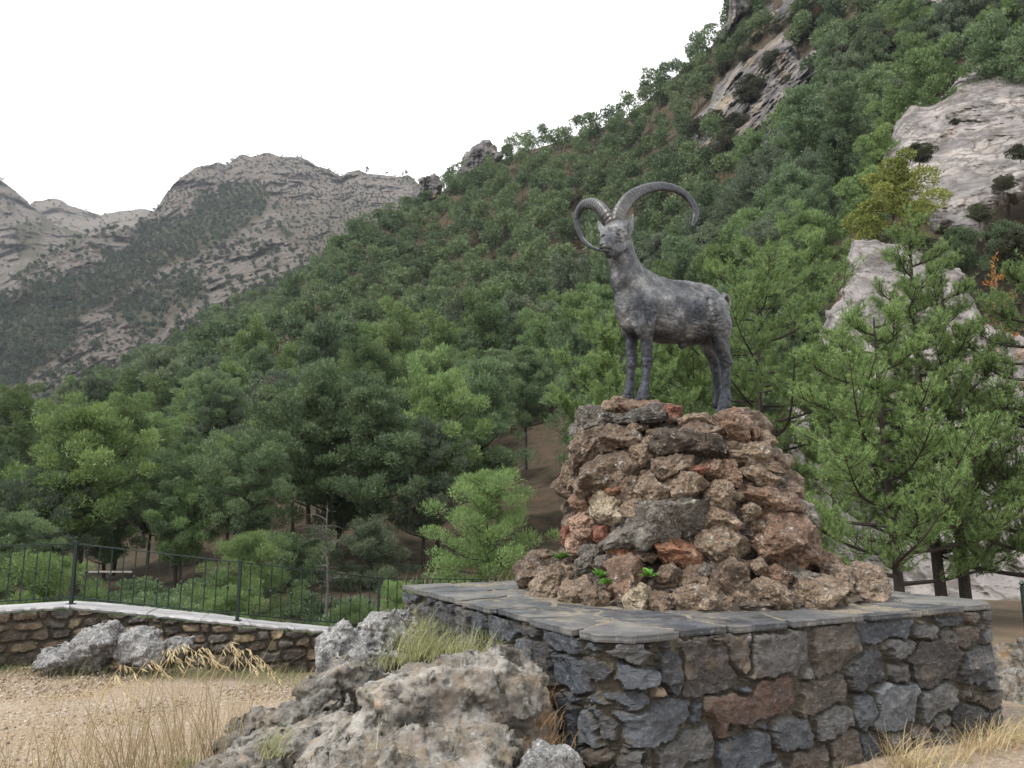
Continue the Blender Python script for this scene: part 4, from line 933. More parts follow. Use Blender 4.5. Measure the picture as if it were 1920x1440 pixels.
# eyes with lids, tail
def eye(c, r, rx):
    Dd, T = ico(4); C = c + nrm(c - CAM) * r * .35; V = Dd * np.array([r * rx, r, r * .8]) + C
    o = link('eye', mesh_np('eye', V - gorg, T, M['bronze'], True, {'dark_patina': ('FLOAT', np.full(len(V), .5))}), goat)
    mb = MB(); f = nrm(CAM - C); s_ = nrm(np.cross([0, 0, 1.0], f)); u_ = np.cross(f, s_); aa = np.linspace(-.2, math.pi + .2, 12)
    for sgn in (1, -1): mb.tube([C + s_ * math.cos(a) * r * 1.45 + u_ * sgn * math.sin(a) * r * .95 + f * r * .55 for a in aa], .0050, 6)
    l = link('eyelid', mb.mesh('eyelid', M['bronze'], True, gorg), o)
eye(EYE_N, .0185, 1.05); eye(EYE_F, .015, 1.0)
tb = MB(); tb.tube(catmull([GP(1356, 554, 0), GP(1363, 557, 0), GP(1367, 566, 0), GP(1367, 579, 0)], 14), np.interp(np.linspace(0, 1, 14), [0, .4, 1], [.034, .024, .008]), 12)
tb.build('tail', M['bronze'], goat, True).data.transform(Matrix.Translation(-goat.location))
# ================================================================== FOREGROUND BOULDERS
def sdf_rock(name, label, parts, mat, vox, amp=.05, seed=0, cat='boulder', k=.04, fine=.012, group=None, strat=(1, 1, 1)):
    """parts: (centre, half sizes, yaw, tilt, planes-seed): rounded polytopes, smooth union, eroded by noise"""
    P_ = [np.array(p[0], float) for p in parts]; S_ = [max(p[1]) * 1.5 for p in parts]
    lo = np.min([p - s for p, s in zip(P_, S_)], 0); hi = np.max([p + s for p, s in zip(P_, S_)], 0); lo[2] = max(lo[2], -.45)
    f = Field(lo, hi, vox)
    for (c, h, yaw, tilt, sd_) in parts:
        c = np.array(c, float); h = np.array(h, float); rs = np.random.default_rng(sd_)
        Rm = np.array((Matrix.Rotation(yaw, 3, 'Z') @ Matrix.Rotation(tilt, 3, 'Y')))
        Nn = nrm(rs.normal(size=(16, 3))); hh = rs.uniform(.80, 1.0, 16); Nn = np.concatenate([Nn, np.eye(3), -np.eye(3)]); hh = np.concatenate([hh, np.full(6, .95)])
        def fn(P, c=c, h=h, Rm=Rm, Nn=Nn, hh=hh):
            q = ((P - c) @ Rm) / h; d = np.full(q.shape[:-1], -9.0)
            for n_, k_ in zip(Nn, hh): d = np.maximum(d, q @ n_ - k_)
            return d * float(h.min())
        f.union(c - max(h) * 1.35, c + max(h) * 1.35, fn, k, .02)
    near = np.abs(f.S) < .16; idx = np.argwhere(near); P = f.lo + idx * f.vox; Pq = P * np.array(strat)
    n_ = amp * (fbm(Pq, 3.2, 4, seed) + .8 * ridged(Pq, 5.5, 4, seed + 3)) + fine * ridged(Pq, 22, 3, seed + 5) + fine * .5 * fbm(P, 45, 2, seed + 6)
    f.S[near] -= n_.astype(np.float32)
    f.S[:, :, 0] = np.maximum(f.S[:, :, 0], .01); V, Q = f.mesh(); N = vnormals(V, Q)
    if (N * (V - V.mean(0))).sum() < 0: Q = Q[:, ::-1]
    # keep only the part that hangs together with the biggest piece
    par = np.arange(len(V))
    E = np.concatenate([Q[:, [0, 1]], Q[:, [1, 2]], Q[:, [2, 3]]])
    for _ in range(60):
        m0 = np.minimum(par[E[:, 0]], par[E[:, 1]]); n2 = par.copy(); np.minimum.at(n2, E[:, 0], m0); np.minimum.at(n2, E[:, 1], m0); n2 = n2[n2]
        if (n2 == par).all(): break
        par = n2
    big = np.bincount(par).argmax(); Q = Q[(par[Q] == big).all(1)]; u, inv = np.unique(Q, return_inverse=True); V = V[u]; Q = inv.reshape(Q.shape)
    o3 = V.mean(0); o3[2] = V[:, 2].min()
    o = link(name, mesh_np(name, V - o3, Q, mat, True), None, tuple(o3)); return tag(o, label, cat, group)
m = NT('lichened_limestone'); v = m.coord(1)
a = m.noise(v, 2.2, 9, .68, .4)
c = m.ramp(a, [(.32, (.04, .037, .031)), (.45, (.13, .122, .108)), (.57, (.275, .26, .236)), (.72, (.45, .43, .40))])
c = m.mix(m.ramp(m.noise(v, 6, 8, .75, .5), [(.46, 0.0), (.62, .65)]), c, (.21, .155, .10))
c = m.mix(m.ramp(m.noise(v, 17, 7, .8), [(.54, 0.0), (.66, .6)]), c, (.43, .415, .38))
c = m.mix(m.ramp(m.noise(v, 9, 8, .8, .3), [(.40, .9), (.50, 0.0)]), c, (.03, .028, .021))
c = m.mix(m.ramp(m.noise(v, 4.6, 8, .72), [(.625, 0.0), (.66, .85)]), c, (.34, .20, .075))
c = m.mix(m.ramp(m.noise(v, 3.7, 6, .7), [(.62, 0.0), (.75, .5)]), c, (.10, .12, .045))
h = m.math('ADD', m.noise(v, 14, 10, .75), m.math('MULTIPLY', m.noise(v, 55, 4, .75), .5))
M['fore'] = m.out(c, .8, m.bump(h, .8, .025), spec=.3)
def W(px, py, Y): return pt(px, py, Y)
b1 = W(800, 1330, 4.55); b2 = W(930, 1300, 4.75); b3 = W(620, 1400, 4.6); b4 = W(870, 1420, 4.25)
sdf_rock('boulder', 'biggest pale lichened limestone boulder in the foreground with ochre spots', [
    (W(820, 1345, 4.70), (.46, .34, .30), R(18), R(-16), 1), (W(930, 1325, 4.85), (.34, .30, .34), R(-20), R(4), 2), (W(690, 1430, 4.60), (.44, .30, .28), R(15), R(-28), 3),
    (W(890, 1480, 4.45), (.36, .24, .30), R(5), R(10), 4), (W(780, 1470, 4.3), (.45, .3, .26), R(0), R(0), 9)], M['fore'], .0105, .030, 5, k=.02, fine=.010)
sdf_rock('boulder', 'low pale rock slab at the bottom edge below the dry grass', [
    (W(500, 1440, 4.95), (.42, .26, .15), R(20), R(-20), 5), (W(420, 1460, 4.9), (.24, .2, .10), R(10), R(-10), 7)], M['fore'], .012, .03, 15)
sdf_rock('boulder', 'pointed pale grey rock just left of and behind the biggest boulder', [
    (W(665, 1318, 5.5), (.24, .24, .27), R(20), R(-32), 11), (W(610, 1362, 5.45), (.28, .26, .20), R(10), R(-25), 12), (W(530, 1378, 5.6), (.26, .22, .14), R(10), R(-5), 13)], M['fore'], .012, .035, 25)
sdf_rock('boulder', 'blue grey rock leaning on the left end of the plinth', [
    (W(720, 1205, 6.75), (.32, .26, .20), R(10), R(-22), 21), (W(645, 1235, 6.65), (.19, .2, .28), R(5), R(-10), 22), (W(690, 1270, 6.5), (.30, .22, .22), R(5), R(0), 23)], M['lime'], .013, .03, 35)
sdf_rock('boulder', 'small rock buried in rusty needles at the foot of the plinth corner', [
    (W(1030, 1455, 4.15), (.16, .16, .14), R(30), R(0), 31)], M['lime'], .012, .03, 45)
sdf_rock('boulder', 'grey pitted rock lying against the low wall on the left', [
    (W(180, 1212, 8.35), (.30, .20, .15), R(10), R(-14), 41), (W(140, 1228, 8.3), (.22, .18, .12), R(10), R(0), 42)], M['lime'], .015, .035, 55)
sdf_rock('boulder', 'second grey rock beside the low wall, right of the larger pitted one', [
    (W(258, 1216, 8.45), (.20, .18, .17), R(-10), R(10), 43), (W(285, 1226, 8.4), (.12, .14, .10), R(10), R(0), 44)], M['lime'], .015, .03, 65)
sdf_rock('boulder', 'small triangular rock at the foot of the low wall', [(W(328, 1215, 8.6), (.17, .13, .10), R(10), R(-24), 45)], M['lime'], .015, .02, 75)
sdf_rock('boulder', 'pinkish rock at the right edge behind the plinth end', [
    (W(1925, 1290, 7.6), (.34, .3, .38), R(10), R(20), 51), (W(1960, 1330, 7.0), (.34, .3, .26), R(10), R(20), 52)], M['fore'], .016, .03, 85)
# ================================================================== LOW WALL, COPING, RAILING
wseg = np.diff(WALL, axis=0); wl = np.linalg.norm(wseg, axis=1); wcum = np.concatenate([[0], np.cumsum(wl)]); WT = wcum[-1]
s_corner = wcum[2]
def wpos(S): return np.interp(S, wcum, WALL[:, 0]), np.interp(S, wcum, WALL[:, 1])
def wnor(S):
    e = .25; x1, y1 = wpos(S - e); x2, y2 = wpos(S + e); dx, dy = x2 - x1, y2 - y1; L = np.hypot(dx, dy); return dy / L, -dx / L
def wtop(S):    # coping level falls to the right
    x = np.interp(S, wcum, WALL[:, 0]); return np.interp(x, [-14, -4.86, -3.13, -2.0, -1.2, 1.2], [.60, .60, .375, .17, .08, -.02])
ss = np.arange(3.5, WT, .011); tt_ = np.linspace(0, 1, 64); cells = []; cols = []
BP = [(.12, .085, .055), (.15, .11, .075), (.085, .062, .045), (.10, .09, .08), (.19, .14, .09), (.07, .055, .045), (.14, .125, .11), (.24, .19, .11)]
rs = np.random.default_rng(8); s = 3.3
rows = [(-.30, -.12), (-.12, .02), (.02, .14), (.14, .25), (.25, .36), (.36, .46), (.46, .62)]
for (za, zb) in rows:
    s = 3.2
    while s < WT:
        w_ = rs.uniform(.09, .32); jz = rs.uniform(-.025, .025)
        cells.append((s + w_ / 2, (za + zb) / 2 + jz, w_ / 2 * 1.05, (zb - za) / 2 * rs.uniform(1.0, 1.35), rs.normal(0, .1))); cols.append(np.array(BP[rs.integers(len(BP))]) * rs.uniform(.5, .95)); s += w_
z_all = np.arange(-.34, .60, .011)
V, Fc, cc, on = masonry(wpos, wnor, ss, z_all, cells, cols, (.10, .085, .06), 5, .045, gap=.007, warp=.014, rnd=.018)
Sg, Zg = np.meshgrid(ss, z_all, indexing='ij'); keep = (Zg < wtop(Sg) - .045).reshape(-1); Fc = Fc[keep[Fc].all(1)]
wall = empty('low_stone_wall', (-4.86, 8.75, 0)); tag(wall, 'low brown stone retaining wall with pale coping behind the gravel terrace', 'wall'); worg = np.array(wall.location)
link('masonry', mesh_np('masonry', V - worg, Fc, M['masonry_brown'], False, {'stone_colour': ('FLOAT_COLOR', cc), 'is_stone': ('FLOAT', on)}), wall)
m = NT('pale_wet_coping'); v = m.coord(1)
c = m.ramp(m.noise(v, 3, 7, .65), [(.3, (.22, .21, .21)), (.6, (.36, .35, .35))]); c = m.mix(m.ramp(m.noise(v, 12, 6, .7), [(.55, 0.0), (.7, .6)]), c, (.22, .19, .16))
M['coping'] = m.out(c, m.ramp(m.noise(v, 4, 4, .6), [(.35, .3), (.6, .65)]), m.bump(m.noise(v, 18, 7, .7), .4, .01), spec=.5)
# coping: jagged-edged flat stones set end to end
s = 3.5; k = 0
while s < WT - .1:
    L = rs.uniform(.45, .9); e = min(s + L, WT - .02)
    if s < s_corner < e: e = s_corner
    if e - s < .15: s = e + .0; 
    n = max(3, int((e - s) / .05)); a = np.linspace(s + .004, e - .004, n); x, y = wpos(a); nx, ny = wnor(a)
    zt = wtop(a) + rs.uniform(-.004, .004); th = .038 + .008 * rs.normal(size=n).clip(-1, 1); fo = .055 + .018 * rs.normal(size=n); bo = -.42 + .01 * rs.normal(size=n)
    prof = []
    for off, dz in ((fo - .012, -th), (fo, -th * .5), (fo - .008, -.004), (fo - .03, 0 * th), (0 * fo - .2, 0 * th + .003), (bo, 0 * th), (bo, -th)):
        prof.append(np.stack([x + nx * off, y + ny * off, zt + dz], -1))
    Pm = np.stack(prof, 1); Vv = Pm.reshape(-1, 3); i = np.arange(n - 1)[:, None] * 7; j = np.arange(7)[None]; j2 = (j + 1) % 7
    Fq = np.stack([i + j, i + 7 + j, i + 7 + j2, i + j2], -1).reshape(-1, 4); T = np.concatenate([Fq[:, [0, 1, 2]], Fq[:, [0, 2, 3]], [[0, q_, q_ + 1] for q_ in range(1, 6)], [[(n - 1) * 7, (n - 1) * 7 + q_ + 1, (n - 1) * 7 + q_] for q_ in range(1, 6)]])
    link('coping_stone', mesh_np('coping_stone', Vv - worg, T, M['coping'], False), wall); s = e
# railing: one welded run per bay
rail = empty('metal_railing', (-4.86, 8.87, .60)); tag(rail, 'dark green metal railing with knuckled balusters along the low wall', 'railing'); rorg = np.array(rail.location)
def rp(s, h, back=.07): x, y = wpos(np.array([s])); nx, ny = wnor(np.array([s])); return np.array([float(x[0] - nx[0] * back), float(y[0] - ny[0] * back), float(wtop(np.array([s]))[0]) + h])
posts = [s_corner - 3.4, s_corner - 1.7, s_corner, s_corner + 1.76, s_corner + 3.46, s_corner + 5.2]
posts = [p for p in posts if 3.2 < p < WT - .1]
def postz(s): return np.array([rp(s, 0)[0], rp(s, 0)[1], 0])
zc_ = {p: rp(p, 0)[2] for p in posts}
for p in posts:
    mb = MB(); a = rp(p, -.02); b = rp(p, .665); mb.box((a + b) / 2, (.0165, .0165, (b - a)[2] / 2)); mb.box(b + [0, 0, .006], (.021, .021, .006))
    mb.box(a + [0, 0, .025], (.04, .04, .004))
    mb.build('post', M['rail'], rail).data.transform(Matrix.Translation(-rail.location))
for p0, p1 in zip(posts[:-1], posts[1:]):
    A0, A1 = rp(p0, 0), rp(p1, 0)
    for hh, nm, r_ in ((.655, 'top_rail', (.013, .006)), (.075, 'bottom_rail', (.011, .006))):
        mb = MB(); a = A0 + [0, 0, hh]; b = A1 + [0, 0, hh]; T = nrm(b - a); sd_ = nrm(np.cross(T, [0, 0, 1])); mb.box((a + b) / 2, (np.linalg.norm(b - a) / 2, r_[0], r_[1]), [T, sd_, np.cross(sd_, T)])
        mb.build(nm, M['rail'], rail).data.transform(Matrix.Translation(-rail.location))
    nb = 13
    for k in range(1, nb + 1):
        c = A0 + (A1 - A0) * k / (nb + 1); mb = MB(); mb.tube([c + [0, 0, .075], c + [0, 0, .652]], .0068, 6)
        if k % 2 == 1:
            zk = .36; mb.tube([c + [0, 0, zk + d_] for d_ in (-.022, -.013, 0, .013, .022)], [.007, .015, .019, .015, .007], 8)
        mb.build('baluster', M['rail'], rail).data.transform(Matrix.Translation(-rail.location))
# railing end at the right edge
r2 = empty('metal_railing', (5.22, 8.1, 0)); tag(r2, 'end post of a dark metal railing at the right edge of the photo', 'railing')
mb = MB(); mb.box([0, 0, .42], (.017, .017, .44)); mb.tube([[0, 0, .86], [0, 0, .87], [0, 0, .885], [0, 0, .90], [0, 0, .925]], [.008, .02, .028, .02, .004], 10); mb.build('post', M['rail'], r2)
mb = MB(); mb.box([.8, .1, .80], (.8, .012, .006), [nrm(np.array([1, .12, 0.])), nrm(np.array([-.12, 1, 0.])), [0, 0, 1]]); mb.build('top_rail', M['rail'], r2)
mb = MB(); mb.box([.8, .1, .12], (.8, .010, .006), [nrm(np.array([1, .12, 0.])), nrm(np.array([-.12, 1, 0.])), [0, 0, 1]]); mb.build('bottom_rail', M['rail'], r2)
for k in range(8):
    mb = MB(); mb.tube([[.13 * (k + 1), .016 * (k + 1), .12], [.13 * (k + 1), .016 * (k + 1), .80]], .0068, 6); mb.build('baluster', M['rail'], r2)
# stone parapets of the path seen through the trees
for (px, py, Y, L, h, lb) in ((205, 1072, 26, .75, .025, 'short pale rail of the valley path seen between trees left of centre'),):
    c = W(px, py, Y); mb = MB(); mb.box([0, 0, 0], (L, .03, h));  o = mb.build('path_rail', simple('weathered_rail_paint', (.22, .21, .19)), None); o.location = tuple(c); tag(o, lb, 'rail')
# ================================================================== PEBBLES AND GRASS
Dp, Tp = ico(1); n = 26000
X = rng.uniform(-6.2, .2, n); Yp = 4.2 + 5.0 * rng.random(n) ** .8; kk = Yp < np.interp(X, WALL[:, 0], WALL[:, 1]) - .15; X, Yp = X[kk], Yp[kk]; n = len(X)
sz = .004 + .012 * rng.random(n) ** 3
base = Dp[None] * rng.uniform(.6, 1.3, (n, 1, 3)) * sz[:, None, None] + np.stack([X, Yp, ground(X, Yp) + sz * .3], -1)[:, None]
Fa = (Tp[None] + (np.arange(n) * len(Dp))[:, None, None]).reshape(-1, 3)
tn = np.repeat(rng.random(n), len(Dp))
m = NT('pebble_stone'); at = m.n('ShaderNodeAttribute', attribute_name='tone'); M['pebble'] = m.out(m.ramp(at.outputs['Fac'], [(0, (.14, .10, .07)), (.5, (.27, .21, .155)), (1, (.44, .39, .32))]), .85)
tag(link('gravel', mesh_np('gravel', base.reshape(-1, 3), Fa, M['pebble'], False, {'tone': ('FLOAT', tn)})), kind='stuff', label='pinkish tan gravel covering the terrace left of the boulders', cat='gravel')
def blades(P, L, Wd, lean, droop, seed, segs=5):
    """P (n,3) roots; curved tapering strips"""
    rs = np.random.default_rng(seed); n = len(P); L = np.broadcast_to(L, (n,)); lean = np.broadcast_to(lean, (n,)); droop = np.broadcast_to(droop, (n,)); a = rs.uniform(0, 2 * np.pi, n)
    t = np.linspace(0, 1, segs + 1); dirx = np.stack([np.cos(a), np.sin(a), 0 * a], -1); side = np.stack([-np.sin(a + .8), np.cos(a + .8), 0 * a], -1)
    out = (lean[:, None] * t + droop[:, None] * t ** 2.5); zz = t * np.sqrt(np.clip(1 - .5 * lean ** 2, .2, 1))[:, None] - droop[:, None] * .55 * t ** 3
    C = P[:, None] + L[:, None, None] * (out[..., None] * dirx[:, None] + zz[..., None] * np.array([0, 0, 1.0]))
    w_ = (Wd * (1 - .85 * t))[None, :, None]; V = np.stack([C - side[:, None] * w_, C + side[:, None] * w_], 2).reshape(-1, 3)
    i = np.arange(n)[:, None] * (segs + 1) * 2 + np.arange(segs)[None] * 2; i = i[..., None]; F_ = np.concatenate([i, i + 1, i + 3, i + 2], -1).reshape(-1, 4)
    tone = np.repeat(rs.random(n), (segs + 1) * 2); return V, F_, tone
def grass(name, label, clumps, mat, seed, cat='grass', group=None, Wd=.0022):
    rs = np.random.default_rng(seed); Vs, Fs, Ts, off = [], [], [], 0
    for (x, y, z, r, n, L, lean, droop) in clumps:
        P = np.stack([x + rs.normal(0, r, n), y + rs.normal(0, r, n), np.full(n, z)], -1)
        V, F_, t = blades(P, L * rs.uniform(.45, 1.1, n), Wd, lean * rs.uniform(.1, 1.3, n), droop * rs.uniform(0, 1.2, n), int(rs.integers(1e6)))
        Vs.append(V); Fs.append(F_ + off); Ts.append(t); off += len(V)
    o = link(name, mesh_np(name, np.concatenate(Vs), np.concatenate(Fs), mat, False, {'tone': ('FLOAT', np.concatenate(Ts))})); return tag(o, label, cat, group, 'stuff')
def gz1(x, y): return float(ground(x, y)) - .01
def gc(px, py, Y, r, n, L, lean=.35, droop=.4): p = W(px, py, Y); return (p[0], p[1], p[2], r, n, L, lean, droop)
def gg(px, Y, r, n, L, lean=.35, droop=.4):
    x = (px - 960) / F * Y * 1.05; return (x, Y, gz1(x, Y), r, n, L, lean, droop)
rs = np.random.default_rng(12)
tall = [gg(px, Y, .10, n, L, .38, .30) for px, Y, n, L in ((120, 4.9, 26, .55), (190, 5.0, 26, .6), (250, 4.7, 50, .75), (300, 4.9, 55, .85), (345, 4.8, 50, .8), (390, 5.0, 50, .85), (440, 5.2, 45, .85), (480, 5.3, 30, .7), (60, 4.8, 22, .5), (150, 4.5, 30, .5), (220, 4.45, 40, .55), (360, 4.6, 40, .65), (420, 5.6, 24, .8), (500, 5.9, 18, .6), (10, 4.6, 24, .45))]
grass('dry_grass', 'tall dry straw coloured grass with drooping heads in the left foreground', tall, M['grass_dry'], 3, Wd=.0030)
rs = np.random.default_rng(77); mat_ = []
for _ in range(420):
    Y_ = rs.uniform(4.5, 8.0); px_ = rs.uniform(-40, 640)
    mat_.append(gg(px_, Y_, .09, 26, rs.uniform(.035, .09), .8, .5))
grass('dry_grass', 'short matted straw lying over the gravel of the terrace', mat_, M['grass_dry'], 31, Wd=.0018)
# seed heads: drooping panicles
mbh = MB(); rs = np.random.default_rng(4)
for px, py, Y in ((370, 1215, 5.0), (395, 1222, 5.0), (412, 1235, 5.0), (440, 1228, 5.2), (470, 1240, 5.1), (478, 1232, 5.3), (505, 1250, 5.3), (330, 1235, 4.9), (300, 1250, 4.9), (515, 1258, 5.4), (350, 1228, 5.0), (260, 1260, 4.9), (235, 1290, 4.8)):
    tip = W(px, py, Y); root = np.array([tip[0] - .22 + rs.normal(0, .13), Y + rs.normal(0, .1), gz1(tip[0] - .2, Y)]); midp = np.array([tip[0] - rs.uniform(.06, .16), Y, tip[2] + rs.uniform(-.03, .05)]); st = catmull([root, root * .5 + midp * .5 + [-.02, 0, .06], midp + [.03, 0, .03], tip + [.03, 0, -.05]], 16)
    mbh.tube(st, np.linspace(.0022, .001, 16), 4)
    for k in range(9, 16):
        for q_ in range(2):
            a = st[k] + rs.normal(0, .008, 3); b = a + np.array([rs.uniform(-.01, .05), rs.normal(0, .015), -rs.uniform(.02, .05)]); mbh.tube([a, (a + b) / 2, b], [.001, .0042, .001], 4)
tag(mbh.build('oat_grass', M['grass_dry'], None), 'drooping pale seed heads rising above the dry grass in the left foreground', 'grass', None, 'stuff').data.attributes.new('tone', 'FLOAT', 'POINT').data.foreach_set('value', np.full(sum(len(v_) for v_ in mbh.V), .85, np.float32))
grass('green_grass', 'green and straw grass growing along the foot of the low wall', [
    gg(px, Yb - .35 + rs.uniform(-.25, .15), .16, 110, rs.uniform(.09, .2), .5, .5) for px, Yb in ((110, 8.6), (150, 8.7), (190, 8.7), (240, 8.75), (300, 8.8), (350, 8.85), (400, 8.95), (440, 9.0), (480, 9.1), (520, 9.2), (560, 9.3), (600, 9.4), (640, 9.6), (410, 8.7), (540, 9.0), (590, 9.1), (350, 8.6), (60, 8.5))], M['grass_green'], 5, Wd=.003)
grass('green_grass', 'mixed green and yellow grass between the rocks and the left face of the plinth', [
    gc(px, py, Y, .09, n, L, .55, .6) for px, py, Y, n, L in ((765, 1215, 6.5, 120, .30), (800, 1225, 6.2, 160, .32), (840, 1230, 5.95, 150, .26), (880, 1232, 5.7, 120, .22), (780, 1240, 6.1, 130, .2), (740, 1200, 6.7, 70, .28), (920, 1235, 5.45, 90, .18), (850, 1245, 5.7, 110, .16), (760, 1170, 7.0, 60, .25), (720, 1255, 5.9, 50, .16), (820, 1180, 6.5, 40, .2), (900, 1205, 5.7, 40, .18), (745, 1245, 6.2, 80, .16))], M['grass_green'], 6, Wd=.0026)
grass('dry_grass', 'rusty dry grass and needles between the big boulder and the plinth corner', [
    gc(px, py, Y, .05, n, L, .6, .7) for px, py, Y, n, L in ((1000, 1290, 4.85, 60, .14), (1010, 1320, 4.7, 70, .14), (1020, 1360, 4.5, 80, .14), (1035, 1400, 4.35, 70, .12), (985, 1400, 4.4, 40, .1), (1005, 1270, 5.0, 40, .12))], leaf_mat('rusty_grass', (.16, .085, .04), (.30, .20, .10)), 7)
grass('green_grass', 'green tuft growing from the cracks of the big foreground boulder', [gc(520, 1400, 4.75, .05, 90, .16, .6, .5), gc(505, 1420, 4.6, .04, 60, .14, .6, .5), gc(705, 1405, 4.15, .015, 6, .16, .5, .2), gc(355, 1432, 4.9, .04, 50, .08), gc(345, 1440, 4.85, .04, 40, .07)], M['grass_green'], 8)
grass('dry_grass', 'long dry grass tuft against the right face of the plinth', [gg(px, Y, .07, n, L, .6, .8) for px, Y, n, L in ((1620, 5.15, 110, .34), (1645, 5.2, 60, .26), (1740, 5.55, 120, .28), (1780, 5.7, 120, .28), (1820, 5.8, 110, .26), (1860, 5.95, 110, .26), (1890, 6.05, 90, .24), (1700, 5.35, 70, .2), (1915, 6.1, 80, .22), (1560, 4.95, 30, .2), (1490, 4.7, 30, .2))], M['grass_dry'], 9, Wd=.0026)
grass('green_grass', 'short green grass at the far right foot of the plinth', [gg(px, Y, .08, n, L, .5, .5) for px, Y, n, L in ((1830, 5.85, 90, .16), (1875, 5.95, 90, .2), (1680, 5.25, 50, .1), (1900, 6.3, 80, .18), (1650, 5.0, 60, .08), (1920, 6.6, 80, .2), (1910, 7.2, 120, .3))], M['grass_green'], 10, Wd=.003)
grass('green_grass', 'thin grass stems on the back edge of the plinth by the far left corner', [gc(px, py, Y, .05, n, .3, .3, .3) for px, py, Y, n in ((760, 1110, 8.2, 9), (800, 1105, 8.6, 8), (860, 1100, 9.2, 6), (925, 1100, 9.6, 9), (960, 1098, 9.6, 8))], M['grass_dry'], 11)
def weed(px, py, s, lb):
    H = mhit(px, py); H = H if H is not None else W(px, py, 6.0); C = H - nrm(ray(px, py)) * .16; s *= 1.45; mb = MB(); rs = np.random.default_rng(int(px))
    for k in range(16):
        a = k * 2.4; el = rs.uniform(.3, 1.2); L = s * rs.uniform(.6, 1.1); d = np.array([math.cos(a) * math.cos(el), math.sin(a) * math.cos(el), math.sin(el)]); sd_ = nrm(np.cross(d, [0, 0, 1])); t = np.linspace(0, 1, 6)
        Cc = d * t[:, None] * L + np.array([0, 0, -.3 * L]) * (t ** 2)[:, None]; wv = L * .2 * np.sin(np.clip(t * .9 + .1, 0, 1) * np.pi) ** .8
        Vv = np.stack([Cc - sd_ * wv[:, None], Cc, Cc + sd_ * wv[:, None]], 1); Vv[:, [0, 2], 2] += (wv * .35)[:, None]; mb.add(Vv.reshape(-1, 3), [[r * 3 + c, r * 3 + c + 1, r * 3 + c + 4, r * 3 + c + 3] for r in range(5) for c in range(2)])
    me = mb.mesh('weed', M['leafG'], False); me.attributes.new('tone', 'FLOAT', 'POINT').data.foreach_set('value', np.repeat(rs.random(16), 18).astype(np.float32))
    tag(link('weed', me, None, tuple(C)), lb, 'weed')
weed(1052, 1050, .10, 'bright green leafy weed high on the left end of the boulder skirt'); weed(1126, 1085, .09, 'green weed with long leaves in the middle of the left skirt stones'); weed(1215, 1082, .08, 'small green weed above the pink stone of the front skirt'); weed(1135, 1095, .06, 'tiny weed just below the long leaved one on the skirt')
# ================================================================== TREES
def leaf_tris(C, Dr, L, Wd, rs):
    """needle-like triangles: base centred at C, pointing along Dr"""
    n = len(C); s = nrm(np.cross(Dr, rs.normal(size=(n, 3)))); L = np.broadcast_to(L, (n,))[:, None]; Wd = np.broadcast_to(Wd, (n,))[:, None]
    V = np.stack([C - s * Wd, C + s * Wd, C + Dr * L], 1).reshape(-1, 3); return V
def crown_mesh(name, clumps, n, L, Wd, mat, seed, up=.55, hollow=.55):
    """clumps: (x,y,z,r,flat). Leaf sprays on and inside every clump."""
    rs = np.random.default_rng(seed); cl = np.array(clumps); wgt = cl[:, 3] ** 2; k = rs.choice(len(cl), n, p=wgt / wgt.sum())
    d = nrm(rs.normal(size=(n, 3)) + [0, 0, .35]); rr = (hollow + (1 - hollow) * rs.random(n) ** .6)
    lump = 1 + .22 * vnoise(d * 2.6 + k[:, None] * 3.1, seed)
    C = cl[k, :3] + d * (rr * lump * cl[k, 3])[:, None] * np.stack([np.ones(n), np.ones(n), cl[k, 4]], -1)
    Dr = nrm(d * .7 + [0, 0, up] + rs.normal(0, .55, (n, 3)))
    V = leaf_tris(C, Dr, L * rs.uniform(.6, 1.3, n), Wd * rs.uniform(.7, 1.3, n), rs)
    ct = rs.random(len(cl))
    tone = np.clip(.05 + .6 * ct[k] + .4 * rs.random(n) * rr, 0, 1)  # needles deeper in a clump get a darker tone, inner shade put into colour
    T = np.arange(3 * n).reshape(-1, 3)
    return mesh_np(name, V, T, mat, False, {'tone': ('FLOAT', np.repeat(tone, 3))})
